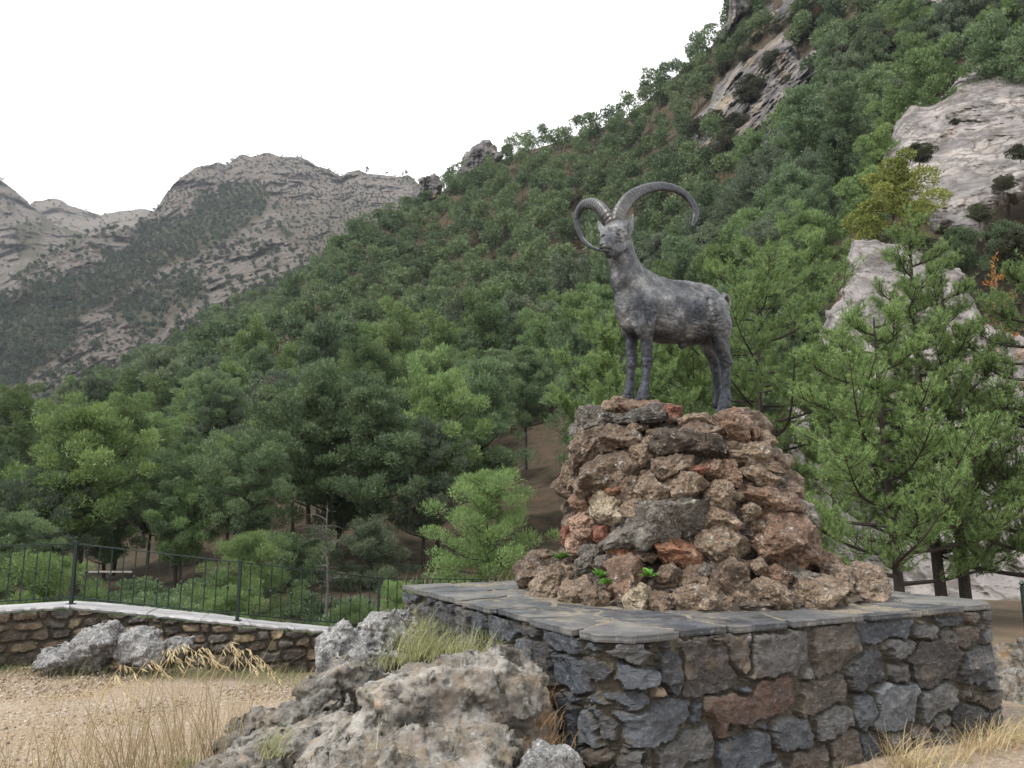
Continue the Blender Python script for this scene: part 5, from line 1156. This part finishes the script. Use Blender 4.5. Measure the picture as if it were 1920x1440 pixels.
def pine_skel(seed, H, Rr, cb, nl, cr, shape='dome', trunk_r=.13, lean=.03, flat=.62, sub=2):
    rs = np.random.default_rng(seed); mb = MB(); t = np.linspace(0, 1, 12); lx, ly = rs.normal(0, lean, 2) * H
    tr = np.stack([lx * t ** 1.5 + .04 * H * np.sin(t * 5 + rs.uniform(0, 6)) * t * .4, ly * t ** 1.5 + .02 * H * np.sin(t * 4), -.6 + (H * .95 + .6) * t], -1); mb.tube(tr, trunk_r * (1 - .82 * t), 7)
    cl = []
    for k in range(nl):
        f = (k + rs.uniform(.1, .9)) / nl; z = H * (cb + (.97 - cb) * f); a = k * 2.399 + rs.uniform(-.5, .5)
        env = {'dome': math.sqrt(max(0.02, 1 - (max(0, f - .25) / .78) ** 2)) * (.72 + .28 * min(1, f * 3)), 'cone': (1 - f) ** .75 * .95 + .10, 'flat': .55 + .45 * math.sin(min(1, f * 1.15) * math.pi * .8)}[shape]
        R_ = Rr * env * rs.uniform(.72, 1.08); b = np.array([np.interp(z - .1 * H * (1 - f), tr[:, 2], tr[:, 0]), np.interp(z - .1 * H, tr[:, 2], tr[:, 1]), z - R_ * .28]); e = np.array([b[0] + R_ * math.cos(a), b[1] + R_ * math.sin(a), z + rs.uniform(-.02, .05) * H])
        mid = b * .45 + e * .55 + [0, 0, -.08 * R_]; P = catmull([b, mid, e], 7); mb.tube(P, np.linspace(trunk_r * .38 * (1 - .5 * f), trunk_r * .07, 7), 4, False)
        for q in range(sub):
            g = 1 - q * .42; c = b * (1 - g) + e * g + [rs.normal(0, .12 * Rr), rs.normal(0, .12 * Rr), rs.uniform(.0, .05) * H]
            cl.append((c[0], c[1], c[2], cr * rs.uniform(.65, 1.2) * (1 if q == 0 else .85), flat * rs.uniform(.8, 1.2)))
    cl.append((tr[-1, 0], tr[-1, 1], H * .97, cr * .85, .9)); cl.append((tr[-1, 0], tr[-1, 1], H * .88, cr * 1.0, .8))
    return mb, cl
PROTO = {}
def make_tree(kind, seed, H, Rr, cb, nl, cr, n, L, Wd, leaf, shape='dome', bark='bark', **kw):
    up = kw.pop('up', .55); hol = kw.pop('hollow', .55)
    mb, cl = pine_skel(seed, H, Rr, cb, nl, cr, shape, **kw); r = empty('pine_tree'); mb.build('trunk', M[bark], r)
    link('crown', crown_mesh('crown', cl, n, L, Wd, M[leaf], seed, up, hol), r); r['H'] = H; r['R'] = Rr + cr * .5; PROTO[kind] = r; r.location = (0, 0, -50)
    return r
# forest prototypes (about 7 m)
fp = []
for i, (lf, sh) in enumerate((('leafA', 'dome'), ('leafB', 'dome'), ('leafC', 'dome'), ('leafB', 'cone'), ('leafA', 'flat'), ('leafC', 'flat'))):
    k = 'f%d' % i; make_tree(k, 100 + i, 8.0, 2.6, .26, 30, .72, 13000, .27, .055, lf, sh, trunk_r=.12, hollow=.2, up=.8, sub=3, flat=.72); fp.append(k)
npk = []
for i, (lf, sh) in enumerate((('leafA', 'dome'), ('leafC', 'dome'), ('leafB', 'flat'), ('leafB', 'cone'))):
    k = 'n%d' % i; make_tree(k, 200 + i, 9.2, 2.7, .36, 44, .62, 34000, .19, .030, lf, sh, trunk_r=.16, hollow=.2, up=.8, sub=3, flat=.7); npk.append(k)
make_tree('sd', 301, 2.6, 1.5, .15, 16, .6, 9000, .14, .05, 'leafD', 'dome', trunk_r=.07)     # dark shrub
make_tree('bright', 302, 6.5, 2.5, .12, 40, .62, 46000, .14, .016, 'leafE', 'dome', trunk_r=.12, hollow=.15, up=.8, sub=3)
PROTO['used'] = set()
def place(kind, loc, s, rz, label, cat, group=None, name='pine_tree', sz=1.0):
    r = PROTO[kind]
    if kind not in PROTO['used']: PROTO['used'].add(kind); o = r
    else: o = copy_tree(r)
    o.name = name; o.location = tuple(loc); o.rotation_euler = (0, 0, rz); o.scale = (s, s, s * sz); tag(o, label, cat)
    if group: o['group'] = group
    elif 'group' in o: del o['group']
    return o
def place_px(kind, px, ptop, width, layer, label, dy=0, cat='pine', group=None, rz=None, Y=None, name='pine_tree', sz=1.0):
    """put a tree so that its crown is `width` wide and its top reaches row ptop, standing on the slope"""
    r = PROTO[kind]; best = None
    if Y is None:
        for py in np.arange(ptop, min(1240, ptop + 420), 4.0):
            P = layer.surf(px, py); D = proj(P)[2]; s = width * D / F / (2 * r['R']); top = proj(P + [0, 0, r['H'] * s * sz])[1]
            e = abs(top - ptop)
            if best is None or e < best[0]: best = (e, P, s)
        P, s = best[1], best[2]
    else:
        s = width * Y / F / (2 * r['R']); T_ = pt(px, ptop, Y); P = np.array([T_[0], T_[1], T_[2] - r['H'] * s * sz])
    return place(kind, P - [0, 0, .1], s, random.uniform(0, 6.28) if rz is None else rz, label, cat, group, name, sz)
# ---- single trees one can point at
place_px('n2', 640, 712, 250, A, 'largest dark pine on the lower slope with a tall bare trunk, left of centre', Y=44, sz=1.1)
place_px('n1', 800, 800, 170, A, 'thin crowned pine with a forked bare trunk right of the largest dark pine', Y=42, sz=1.15)
place_px('bright', 915, 888, 250, A, 'rounded bright green young pine directly left of the stone mound', Y=27)
place_px('n1', 452, 812, 150, A, 'open crowned grey green pine with visible dark limbs on the lower slope', Y=52)
place_px('n0', 352, 900, 135, A, 'bright yellowish green pine behind the railing left of centre', Y=38, sz=1.1)
place_px('n1', 75, 893, 190, A, 'dull green round pine at the left edge above the railing', Y=36)
place_px('n2', 215, 880, 165, A, 'dark pine with bare lower trunk above the railing on the left', Y=42)
place_px('n1', 290, 862, 130, A, 'grey green pine between the dark pine and the bright yellowish one', Y=46)
place_px('n3', 985, 655, 140, A, 'tall dense dark pine on the slope left of the goat legs', Y=60)
place_px('n0', 890, 690, 125, A, 'pine with a leaning bare trunk left of the tall dense one', Y=64)
place_px('n2', 395, 700, 110, A, 'spreading pine with dark tiered branches on the middle left slope', Y=70)
place_px('bright', 90, 1040, 240, A, 'round bush like young pine behind the left bay of the railing', Y=17)
place_px('bright', 465, 1000, 190, A, 'fresh green bushy pine behind the middle bay of the railing', Y=22)
place_px('bright', 430, 1100, 170, A, 'low green bush pine right behind the middle railing post', Y=16)
place_px('bright', 660, 1125, 130, A, 'light green bush pine just behind the right end of the railing', Y=13.5)
place_px('n2', 560, 1000, 170, A, 'dark shaded low pine under the largest dark pine', Y=36)
place_px('bright', 745, 1085, 110, A, 'small light green bush pine poking up behind the far left corner of the plinth', Y=15)
place_px('n1', 700, 980, 150, A, 'shaded undergrowth pine between the two bare trunks', Y=36)
place_px('n2', 20, 960, 150, A, 'dark pine low at the left edge just above the railing', Y=30)
# near airy pine behind the goat, bright bush pines by the mound
def branchy(kind, seed, H, Rr, nb, sub, nshoot, nl, L, Wd, leaf, cb=.18, shape=1.0, trunk_r=.09, bare=0, updroop=.25, tones=None, shoot=.16, bark='bark'):
    """open-grown young pine: whorled limbs, side twigs, needle shoots"""
    rs = np.random.default_rng(seed); mb = MB(); t = np.linspace(0, 1, 16)
    tr = np.stack([.010 * H * (np.sin(t * 3 + seed) - math.sin(seed)), .010 * H * np.sin(t * 2.3), -.5 + (H + .5) * t], -1); mb.tube(tr, trunk_r * (1 - .9 * t) + .004, 8)
    SC, SD = [], []
    for k in range(nb):
        f = (k + rs.random()) / nb; z = H * (cb + (.98 - cb) * f); a = k * 2.399 + rs.uniform(-.4, .4); Rk = Rr * ((1 - f) ** shape * .95 + .06) * rs.uniform(.7, 1.1)
        b = np.array([np.interp(z, tr[:, 2], tr[:, 0]), np.interp(z, tr[:, 2], tr[:, 1]), z]); dh = np.array([math.cos(a), math.sin(a), 0]); rise = rs.uniform(.25, .75) * Rk
        side = np.array([-dh[1], dh[0], 0]); w_ = rs.normal(0, .10) * Rk
        P = catmull([b, b + dh * Rk * .35 + [0, 0, rise * .12] + side * w_, b + dh * Rk * .7 + [0, 0, rise * .45] + side * w_ * .6, b + dh * Rk + [0, 0, rise]], 14); mb.tube(P, np.linspace(trunk_r * .36 * (1 - f * .6) + .004, .004, 14), 5, False)
        for q in range(sub):
            g = rs.uniform(.18, 1); i = min(12, int(g * 13)); p = P[i]; Td = nrm(P[i + 1] - P[i]); sg = rs.choice([-1, 1]); Ls = Rk * rs.uniform(.15, .42) * (1.15 - g * .6) + .06
            d = nrm(Td * .6 + side * sg * rs.uniform(.3, 1) + [0, 0, rs.uniform(-.15, .8)]); Q = catmull([p, p + d * Ls * .5, p + d * Ls + [0, 0, Ls * .25]], 6); mb.tube(Q, np.linspace(.007, .003, 6), 3, False)
            if rs.random() < bare: continue
            m_ = max(2, int(nshoot * Ls / .3))
            for _ in range(m_):
                u = rs.uniform(.25, 1); c = Q[min(4, int(u * 5))] + rs.normal(0, .035, 3); SC.append(c); SD.append(nrm(d * .5 + [0, 0, .75] + rs.normal(0, .45, 3)))
        for _ in range(4): SC.append(P[-1] + rs.normal(0, .05, 3)); SD.append(nrm([dh[0], dh[1], .9]))
    for _ in range(10): SC.append(tr[-1] + rs.normal(0, .05, 3) * [1, 1, 3]); SD.append(np.array([rs.normal(0, .2), rs.normal(0, .2), 1]))
    SC, SD = np.array(SC), nrm(np.array(SD)); ns = len(SC); k = np.repeat(np.arange(ns), nl); n = len(k); sl_ = shoot * rs.uniform(.6, 1.3, ns)
    u = rs.random(n); C = SC[k] + SD[k] * (u * sl_[k])[:, None]; rd = rs.normal(size=(n, 3)); Dr = nrm(SD[k] * .75 + nrm(rd) * .8)
    V = leaf_tris(C, Dr, L * rs.uniform(.7, 1.2, n), Wd, rs); st = rs.random(ns); tone = np.clip(.15 + .5 * st[k] + .35 * u, 0, 1)
    return mb, mesh_np('crown', V, np.arange(3 * n).reshape(-1, 3), M[leaf], False, {'tone': ('FLOAT', np.repeat(tone, 3))})
def near_tree(name, loc, label, cat='pine', rz=0.0, **kw):
    r = empty(name, loc, rz); mb, cm = branchy(name, **kw); mb.build('trunk', M[kw.get('bark', 'bark')], r); link('crown', cm, r); return tag(r, label, cat)
def base_for(px, ptop, Y, H): T_ = pt(px, ptop, Y); return (T_[0], T_[1], T_[2] - H)
near_tree('pine_tree', base_for(1405, 470, 17, 5.6), 'light green pine with pale bare branches rising behind the goat hindquarters', seed=5, H=5.6, Rr=3.3, nb=34, sub=22, nshoot=5, nl=24, L=.10, Wd=.007, leaf='leafE', cb=.15, shape=.55, trunk_r=.10, bare=.42)
near_tree('pine_tree', base_for(1160, 600, 17.5, 3.9), 'bright green bushy pine between the goat front legs and the left slope', seed=6, H=3.9, Rr=2.1, nb=28, sub=22, nshoot=6, nl=26, L=.10, Wd=.007, leaf='leafE', cb=.05, shape=.5, trunk_r=.08, bare=.15)
near_tree('pine_tree', base_for(1290, 640, 18.5, 3.6), 'low green pine seen between the front and hind legs of the goat', seed=7, H=3.6, Rr=2.1, nb=24, sub=20, nshoot=5, nl=24, L=.10, Wd=.007, leaf='leafA', cb=.05, shape=.5, trunk_r=.08, bare=.35)
# dead tree trunks
M['bark_dead'] = simple('dead_bark', (.085, .075, .065), .9, 0, .5, 20)
def dead_tree(loc, H, seed, label, r=.06):
    rs = np.random.default_rng(seed); root = empty('dead_tree', loc); mb = MB(); t = np.linspace(0, 1, 12); tr = np.stack([.05 * np.sin(t * 5) * H * .3, 0 * t, H * t], -1); mb.tube(tr, r * (1 - .75 * t), 7); mb.build('trunk', M['bark_dead'], root); mb = MB()
    for k in range(26):
        z = H * rs.uniform(.35, 1); a = rs.uniform(0, 6.28); L = H * rs.uniform(.08, .22); d = np.array([math.cos(a), math.sin(a), rs.uniform(-.1, .5)]); P = np.array([0, 0, z]) + d * L * np.linspace(0, 1, 5)[:, None] + np.array([0, 0, .1 * L]) * np.sin(np.linspace(0, 4, 5))[:, None]; P[:, 0] += np.interp(z, tr[:, 2], tr[:, 0]); mb.tube(P, np.linspace(.02, .005, 5), 4, False)
        for q in range(3): c = P[rs.integers(1, 4)]; mb.tube([c, c + rs.normal(0, .1, 3) * L * 2.5], [.008, .003], 3, False)
    mb.build('branches', M['bark_dead'], root); return tag(root, label, 'dead tree')
b = pt(608, 1185, 22); dead_tree(tuple(b), 3.3, 3, 'pale bare dead trunk standing behind the right part of the railing', .06)
b = pt(512, 860, 62); dead_tree(tuple(b), 6.5, 4, 'grey leafless dead tree among the pines on the middle left slope', .09)
make_tree('ub', 303, 2.4, 1.5, .06, 16, .62, 11000, .14, .030, 'leafB', 'dome', trunk_r=.05, hollow=.2, up=.8)
# ---- the forest
ru = np.random.default_rng(17); used_ = []
for _ in range(400):
    px, Y = ru.uniform(-30, 930), ru.uniform(14.5, 34)
    X = (px - 960) / F * Y * 1.03
    if any(math.hypot(X - a, Y - b_) < 2.2 for a, b_ in used_) or len(used_) > 34: continue
    used_.append((X, Y)); z = float(ground(X, Y)) if Y < 27 else float(A.surf(px, 1235 - (Y - 28) * 9)[2])
    place('ub', (X, Y, z - .3), ru.uniform(.55, 1.05), ru.uniform(0, 6.28), 'low green shrub in the undergrowth between the railing and the tall pines', 'shrub', 'undergrowth shrubs behind the railing', 'shrub', ru.uniform(.6, 1.0))
rs = np.random.default_rng(99)
def scatter(layer, x0, x1, n, spacing, mask=None, H=5.5, ymin=0, ysq=.62, ylim=1235):
    out = []; cellsz = 40; gridc = {}
    X = rs.uniform(x0, x1, n); tp = layer.top(X); PYs = rs.uniform(tp, np.minimum(ylim, layer.bot(X)))
    Ys = layer.Y(X, layer.t_of(X, PYs)); kp = Ys >= ymin
    if mask is not None: kp &= rs.random(n) <= mask(X, PYs)
    for px, py, Y in zip(X[kp], PYs[kp], Ys[kp]):
        r = spacing * F / Y; key = (int(px // cellsz), int(py // cellsz)); R_ = int(r // cellsz) + 1; ok = True
        for a in range(key[0] - R_, key[0] + R_ + 1):
            for b_ in range(key[1] - R_, key[1] + R_ + 1):
                for (qx_, qy_, qr) in gridc.get((a, b_), ()):
                    if ((px - qx_)) ** 2 + ((py - qy_) / ysq) ** 2 < (min(r, qr)) ** 2: ok = False; break
                if not ok: break
            if not ok: break
        if ok: gridc.setdefault(key, []).append((px, py, r)); out.append((px, py, Y))
    return out
CRP = [c[2] for c in CR[:5]] + [O1]
def maskA(px, py):
    w = np.ones(px.shape); w[(px > 600) & (px < 900) & (py > 850) & (py < 1150)] = .3; w[(px > 900) & (px < 1090) & (py > 800) & (py < 1100)] = 0
    w[(px > 1250) & (py < 300)] = .9
    w[in_poly(px, py - 55, CRP[0])] = .35
    for pl in CRP: w[in_poly(px, py - 22, pl)] = .15
    w[in_poly(px, py - 30, CRP[0])] = .08
    for pl in CRP: w[in_poly(px, py, pl)] = 0
    w[(px > 1545) & (py > 430)] = 0
    return w
SA = scatter(A, -130, 2060, 45000, 3.75, maskA, ymin=40, ysq=.44)
SBp = scatter(B, -120, 700, 8000, 4.3, ysq=.46)
print('A trees', len(SA), 'B', len(SBp))
allT = [(Y, px, py, 'A') for px, py, Y in SA] + [(Y, px, py, 'B') for px, py, Y in SBp]; allT.sort()
NI = 262
def zone(px, py):
    if px > 1500: return 'high on the right slope above the pale crags' if py < 300 else 'between the cliff and the pale crags on the right'
    if py > 900: return 'low on the slope just above the railing' if px < 760 else 'low on the slope beside the stone mound'
    if px > 1310: return 'on the slope right of the goat horn, below the cliff' if py > 300 else 'around the dark cliff on the upper slope'
    if px > 1060: return 'on the slope directly above and behind the goat' if py < 480 else 'on the slope behind the goat body'
    if py < 480: return 'along the upper ridge left of the goat' if px > 760 else 'near the ridge line above the far mountain edge'
    if px > 760: return 'on the middle slope just left of the goat'
    if px > 420: return 'on the middle slope left of centre' if py < 700 else 'on the lower slope left of centre'
    return 'on the left foot of the forested slope'
TN_ = {'leafA': 'bright green', 'leafB': 'mid green', 'leafC': 'dull grey green'}
stuffT = []
for i, (Y, px, py, ly) in enumerate(allT):
    layer = A if ly == 'A' else B; P = layer.surf(px, py)
    if i < NI:
        w_ = [1.2, 1.0, 1.0, .9, .8, .7]
        k = fp[rs.choice(6, p=np.array(w_) / sum(w_))] if Y > 75 else npk[rs.integers(4)]
        lf = [c for c in PROTO[k].children if c.name.startswith('crown')][0].data.materials[0].name; tn = {M['leafA'].name: 'bright green', M['leafB'].name: 'mid green', M['leafC'].name: 'dull grey green'}[lf]
        zn = zone(px, py); s = rs.uniform(.72, 1.34) * (.8 if Y < 70 else 1) * (.95 if px > 1200 else 1)
        g = '%s pines %s' % (tn, zn)
        place(k, P - [0, 0, .15], s, rs.uniform(0, 6.28), '%s pine %s' % (tn, zn), 'pine', g, sz=rs.uniform(.95, 1.25))
    else: stuffT.append((P, rs.uniform(.9, 1.35)))
# everything further off on the same slope: one mass
def mass(name, pts_s, nleaf, L, Wd, mat, label, seed, H=6.6, R_=2.9, kindmix=3, flat=.8, trunk=True, cat='trees'):
    rs = np.random.default_rng(seed); n = len(pts_s); Pp = np.array([p for p, s in pts_s]); S_ = np.array([s for p, s in pts_s]); k = np.repeat(np.arange(n), nleaf)
    N_ = len(k); nc = 6; ca = rs.uniform(0, 6.28, (n, nc)); cr_ = rs.uniform(.2, .62, (n, nc)) * R_; cz = rs.uniform(.45, .92, (n, nc)) * H; j = rs.integers(nc, size=N_)
    cr_ = cr_ * np.clip(1.35 - cz / H, .3, 1)*1.3
    cen = np.stack([cr_[k, j] * np.cos(ca[k, j]), cr_[k, j] * np.sin(ca[k, j]), cz[k, j]], -1); d = nrm(rs.normal(size=(N_, 3)) + [0, 0, .3]); cen = cen + d * (R_ * .48 * rs.uniform(.6, 1, N_))[:, None] * [1, 1, flat]
    C = Pp[k] + cen * S_[k, None]; Dr = nrm(d * .6 + [0, 0, .5] + rs.normal(0, .6, (N_, 3))); V = leaf_tris(C, Dr, L * S_[k], Wd * S_[k], rs); tt_ = rs.random(n); tone = np.clip(.7 * tt_[k] + .35 * rs.random(N_), 0, 1)
    T = np.arange(3 * N_).reshape(-1, 3); midx = np.zeros(N_, int); mats = [mat]; tone = np.repeat(tone, 3)
    if trunk:
        mb = MB()
        for q in range(n): mb.add(Pp[q] + np.array([[-.1, 0, -.5], [.1, 0, -.5], [0, .1, -.5], [0, 0, H * .8]]) * S_[q], [[0, 1, 3], [1, 2, 3], [2, 0, 3]])
        Vt = np.concatenate(mb.V); Tt = np.concatenate(mb.T) + len(V); V = np.concatenate([V, Vt]); T = np.concatenate([T, Tt]); midx = np.concatenate([midx, np.ones(len(Tt), int)]); tone = np.concatenate([tone, np.zeros(len(Vt))]); mats.append(M['bark'])
    o = link(name, mesh_np(name, V, T, mats, False, {'tone': ('FLOAT', tone)}, midx)); return tag(o, label, cat, None, 'stuff')
if stuffT: mass('distant_pines', stuffT, 800, .52, .13, M['leafB'], 'mass of green pines covering the upper ridge and the spur behind it', 5)
# ---- mountain trees and scrub
def maskM(px, py):
    r = rockM(px, py); w = np.clip(1.0 - 1.15 * r, .02, 1); w[in_poly(px, py, P_top) | in_poly(px, py, P_scrub)] = 0; return w
SM = scatter(Mt, -60, 900, 40000, 4.6, maskM, ysq=.5)
def maskS(px, py):
    r = rockM(px, py); n_ = fbm(np.stack([px * .02, py * .03, 0 * px + 3.3], -1), 1, 3, 5); w = r * (.07 + .35 * smooth(0, .5, n_))
    w = np.where(in_poly(px, py, P_top), .08 + .8 * smooth(-.3, .4, n_), w); return np.where(in_poly(px, py, P_scrub), .35 + .65 * smooth(-.4, .2, n_), w)
SS_ = scatter(Mt, -60, 900, 22000, 3.0, maskS, ysq=.55)
SLf = scatter(Lt, -60, 200, 1500, 5.5, lambda px, py: .05 + .8 * smooth(-.1, .4, fbm(np.stack([px * .03, py * .03, 0 * px], -1), 1, 3, 2)))
SFf = scatter(Ft, 20, 330, 260, 7, None)
print('M', len(SM), len(SS_), len(SLf), len(SFf))
mass('mountain_forest', [(Mt.surf(px, py), rs.uniform(.75, 1.25)) for px, py, Y in SM], 110, 1.5, .42, M['leafF'], 'dark pine forest in bands between the rocky ribs of the far mountain', 6, H=7.5, R_=3.0, trunk=False)
mass('mountain_scrub', [(Mt.surf(px, py), rs.uniform(.3, .7)) for px, py, Y in SS_] + [(Lt.surf(px, py), rs.uniform(.5, 1.0)) for px, py, Y in SLf] + [(Ft.surf(px, py), rs.uniform(.6, 1.1)) for px, py, Y in SFf], 60, 1.5, .5, leaf_mat('mountain_scrub_leaves', (.035, .045, .028), (.085, .095, .052)), 'dark scrub dotted over the pale rock of the far mountains', 7, H=5.5, R_=3.2, trunk=False)
# ---- dark shrubs on the cliffs
nsh = 0; shr = []
for _ in range(900):
    px, py = rs.uniform(1260, 1960), rs.uniform(0, 330)
    if px < 1330 and py < 200: continue
    if in_poly(px, py, O1) or float(A.top(px)) > py - 10: continue
    if any((px - a) ** 2 + ((py - b_) * 1.5) ** 2 < 24 ** 2 for a, b_ in shr): continue
    inc = any(in_poly(px, py, pl) for pl in CRP[:5])
    if inc and rs.random() > .35: continue
    if len(shr) >= 95: break
    shr.append((px, py)); P = A.surf(px, py); Dv = nrm(P - CAM); P = P - Dv * (9 if inc else 0); place('sd', P - [0, 0, .3], rs.uniform(.7, 1.5), rs.uniform(0, 6.28), 'dark rounded shrub on the rocky upper slope around the cliffs', 'shrub', 'dark shrubs on the rocky upper slope', 'shrub', .85)
for px, py, Y, s, lb in ((1722, 272, 45.5, 1.02, 'dark round bush on the left part of the big pale crag'), (1835, 385, 46, .9, 'dark bush in the lower crack of the big pale crag'), (1880, 330, 46.5, .85, 'bush just right of the one in the crag crack'), (1912, 270, 47, .8, 'bush at the right edge of the photo on the big pale crag'), (1860, 420, 44, .7, 'low bush at the bottom tip of the big crag'), (1790, 215, 48, .35, 'small bush near the top of the big pale crag')):
    place('sd', pt(px, py + 22 * s, Y) - [0, 0, .45], s * .55, rs.uniform(0, 6), lb, 'bush', None, 'shrub', .85)
for px, ptop, wd, Y, k, lb in ((1500, 165, 120, 84, 'f3', 'tall dark pine immediately right of the dark cliff'), (1590, 170, 110, 80, 'f1', 'dark pine between the cliff and the big pale crag, upper one'), (1560, 250, 120, 72, 'f3', 'dark pine between the cliff and the big pale crag, lower one'),
        (1740, 95, 150, 62, 'f0', 'light green pine on top of the big pale crag'), (1640, 250, 90, 58, 'f0', 'fresh green pine against the left edge of the big pale crag'), (1610, 330, 100, 56, 'f0', 'green pine below the left edge of the big pale crag'), (1880, 40, 170, 60, 'f1', 'large pine in the top right corner'), (1680, 170, 110, 66, 'f4', 'pine just above the left shoulder of the big pale crag'), (1800, 425, 90, 43, 'f1', 'dark pine in the gap below the tip of the big crag, left one'), (1885, 415, 110, 40, 'f3', 'dark pine in the gap below the big crag at the right edge'), (1745, 455, 80, 41, 'f2', 'dull pine half hidden behind the top of the whitish spur')):
    place_px(k, px, ptop, wd, A, lb, Y=Y)
# yellow-green tree on the whitish spur
mb, cl = pine_skel(55, 3.6, 1.5, .15, 16, .55, 'dome', trunk_r=.08)
Lp = base_for(1665, 322, 29, 3.6); r_ = empty('broadleaf_tree', Lp); mb.build('trunk', M['bark'], r_); link('crown', crown_mesh('crown', cl, 15000, .11, .035, M['leafY'], 3, .3), r_); tag(r_, 'yellow green leafy tree growing on top of the whitish rock spur', 'tree')
place('sd', pt(1690, 500, 28.5), .62, 1, 'dark bush in the hollow under the yellow green tree', 'bush', None, 'shrub', .8)
place('sd', pt(1905, 500, 26), .45, 2, 'dark green bush between the big crag and the right hand pines', 'bush', None, 'shrub', 1.0)
# ---- right-hand young pines in front of the whitish spur
NP = dict(nshoot=9, nl=18, L=.060, Wd=.0046, leaf='leafE', shoot=.10)
near_tree('pine_tree', (5.62, 11.4, -.45), 'left one of the three young dark trunked pines behind the plinth, nearest the mound', seed=21, H=5.0, Rr=2.2, nb=40, sub=24, cb=.19, shape=.55, trunk_r=.09, bare=.15, **NP)
near_tree('pine_tree', (6.65, 12.2, -.45), 'middle one of the three young pines behind the plinth', seed=22, H=6.9, Rr=1.7, nb=40, sub=20, cb=.2, shape=.62, trunk_r=.10, bare=.2, **NP)
near_tree('pine_tree', (7.0, 12.2, -.45), 'right one of the three young pines behind the plinth, slim dark trunk', seed=23, H=6.3, Rr=1.6, nb=36, sub=20, cb=.2, shape=.65, trunk_r=.10, bare=.2, **NP)
near_tree('pine_tree', (7.9, 11.6, -.45), 'young pine filling the right edge of the photo beside the other three', seed=24, H=5.9, Rr=2.0, nb=40, sub=22, cb=.15, shape=.6, trunk_r=.11, bare=.2, **NP)
near_tree('sapling', (8.35, 12.8, .5), 'thin pale sapling with orange tips at the right edge', 'sapling', seed=25, H=5.2, Rr=.38, nb=14, sub=3, nshoot=2, nl=7, L=.06, Wd=.006, leaf='leafO', cb=.5, shape=.8, trunk_r=.022, bare=.3, bark='bark_grey')
near_tree('pine_tree', base_for(1545, 640, 17, 3.9), 'small green pine at the foot of the whitish spur right of the mound', seed=26, H=3.9, Rr=1.5, nb=26, sub=18, nshoot=6, nl=24, L=.10, Wd=.007, leaf='leafA', cb=.05, shape=.6, trunk_r=.07, bare=.1)
for k, v in list(PROTO.items()):
    if k != 'used' and k not in PROTO['used']:
        for c in list(v.children): bpy.data.objects.remove(c)
        bpy.data.objects.remove(v)
# ================================================================== HAZE
hz = bpy.data.materials.new('thin_air'); hz.use_nodes = True; t = hz.node_tree; t.nodes.clear(); vp = t.nodes.new('ShaderNodeVolumePrincipled'); vp.inputs['Density'].default_value = .00010; vp.inputs['Color'].default_value = (.80, .88, 1, 1); vp.inputs['Anisotropy'].default_value = 0
oo = t.nodes.new('ShaderNodeOutputMaterial'); t.links.new(vp.outputs[0], oo.inputs['Volume'])

hb = MB(); hb.box([0, 700, 285], [2600, 950, 305]); o = hb.build('haze', hz, None)
tag(o, kind='stuff')
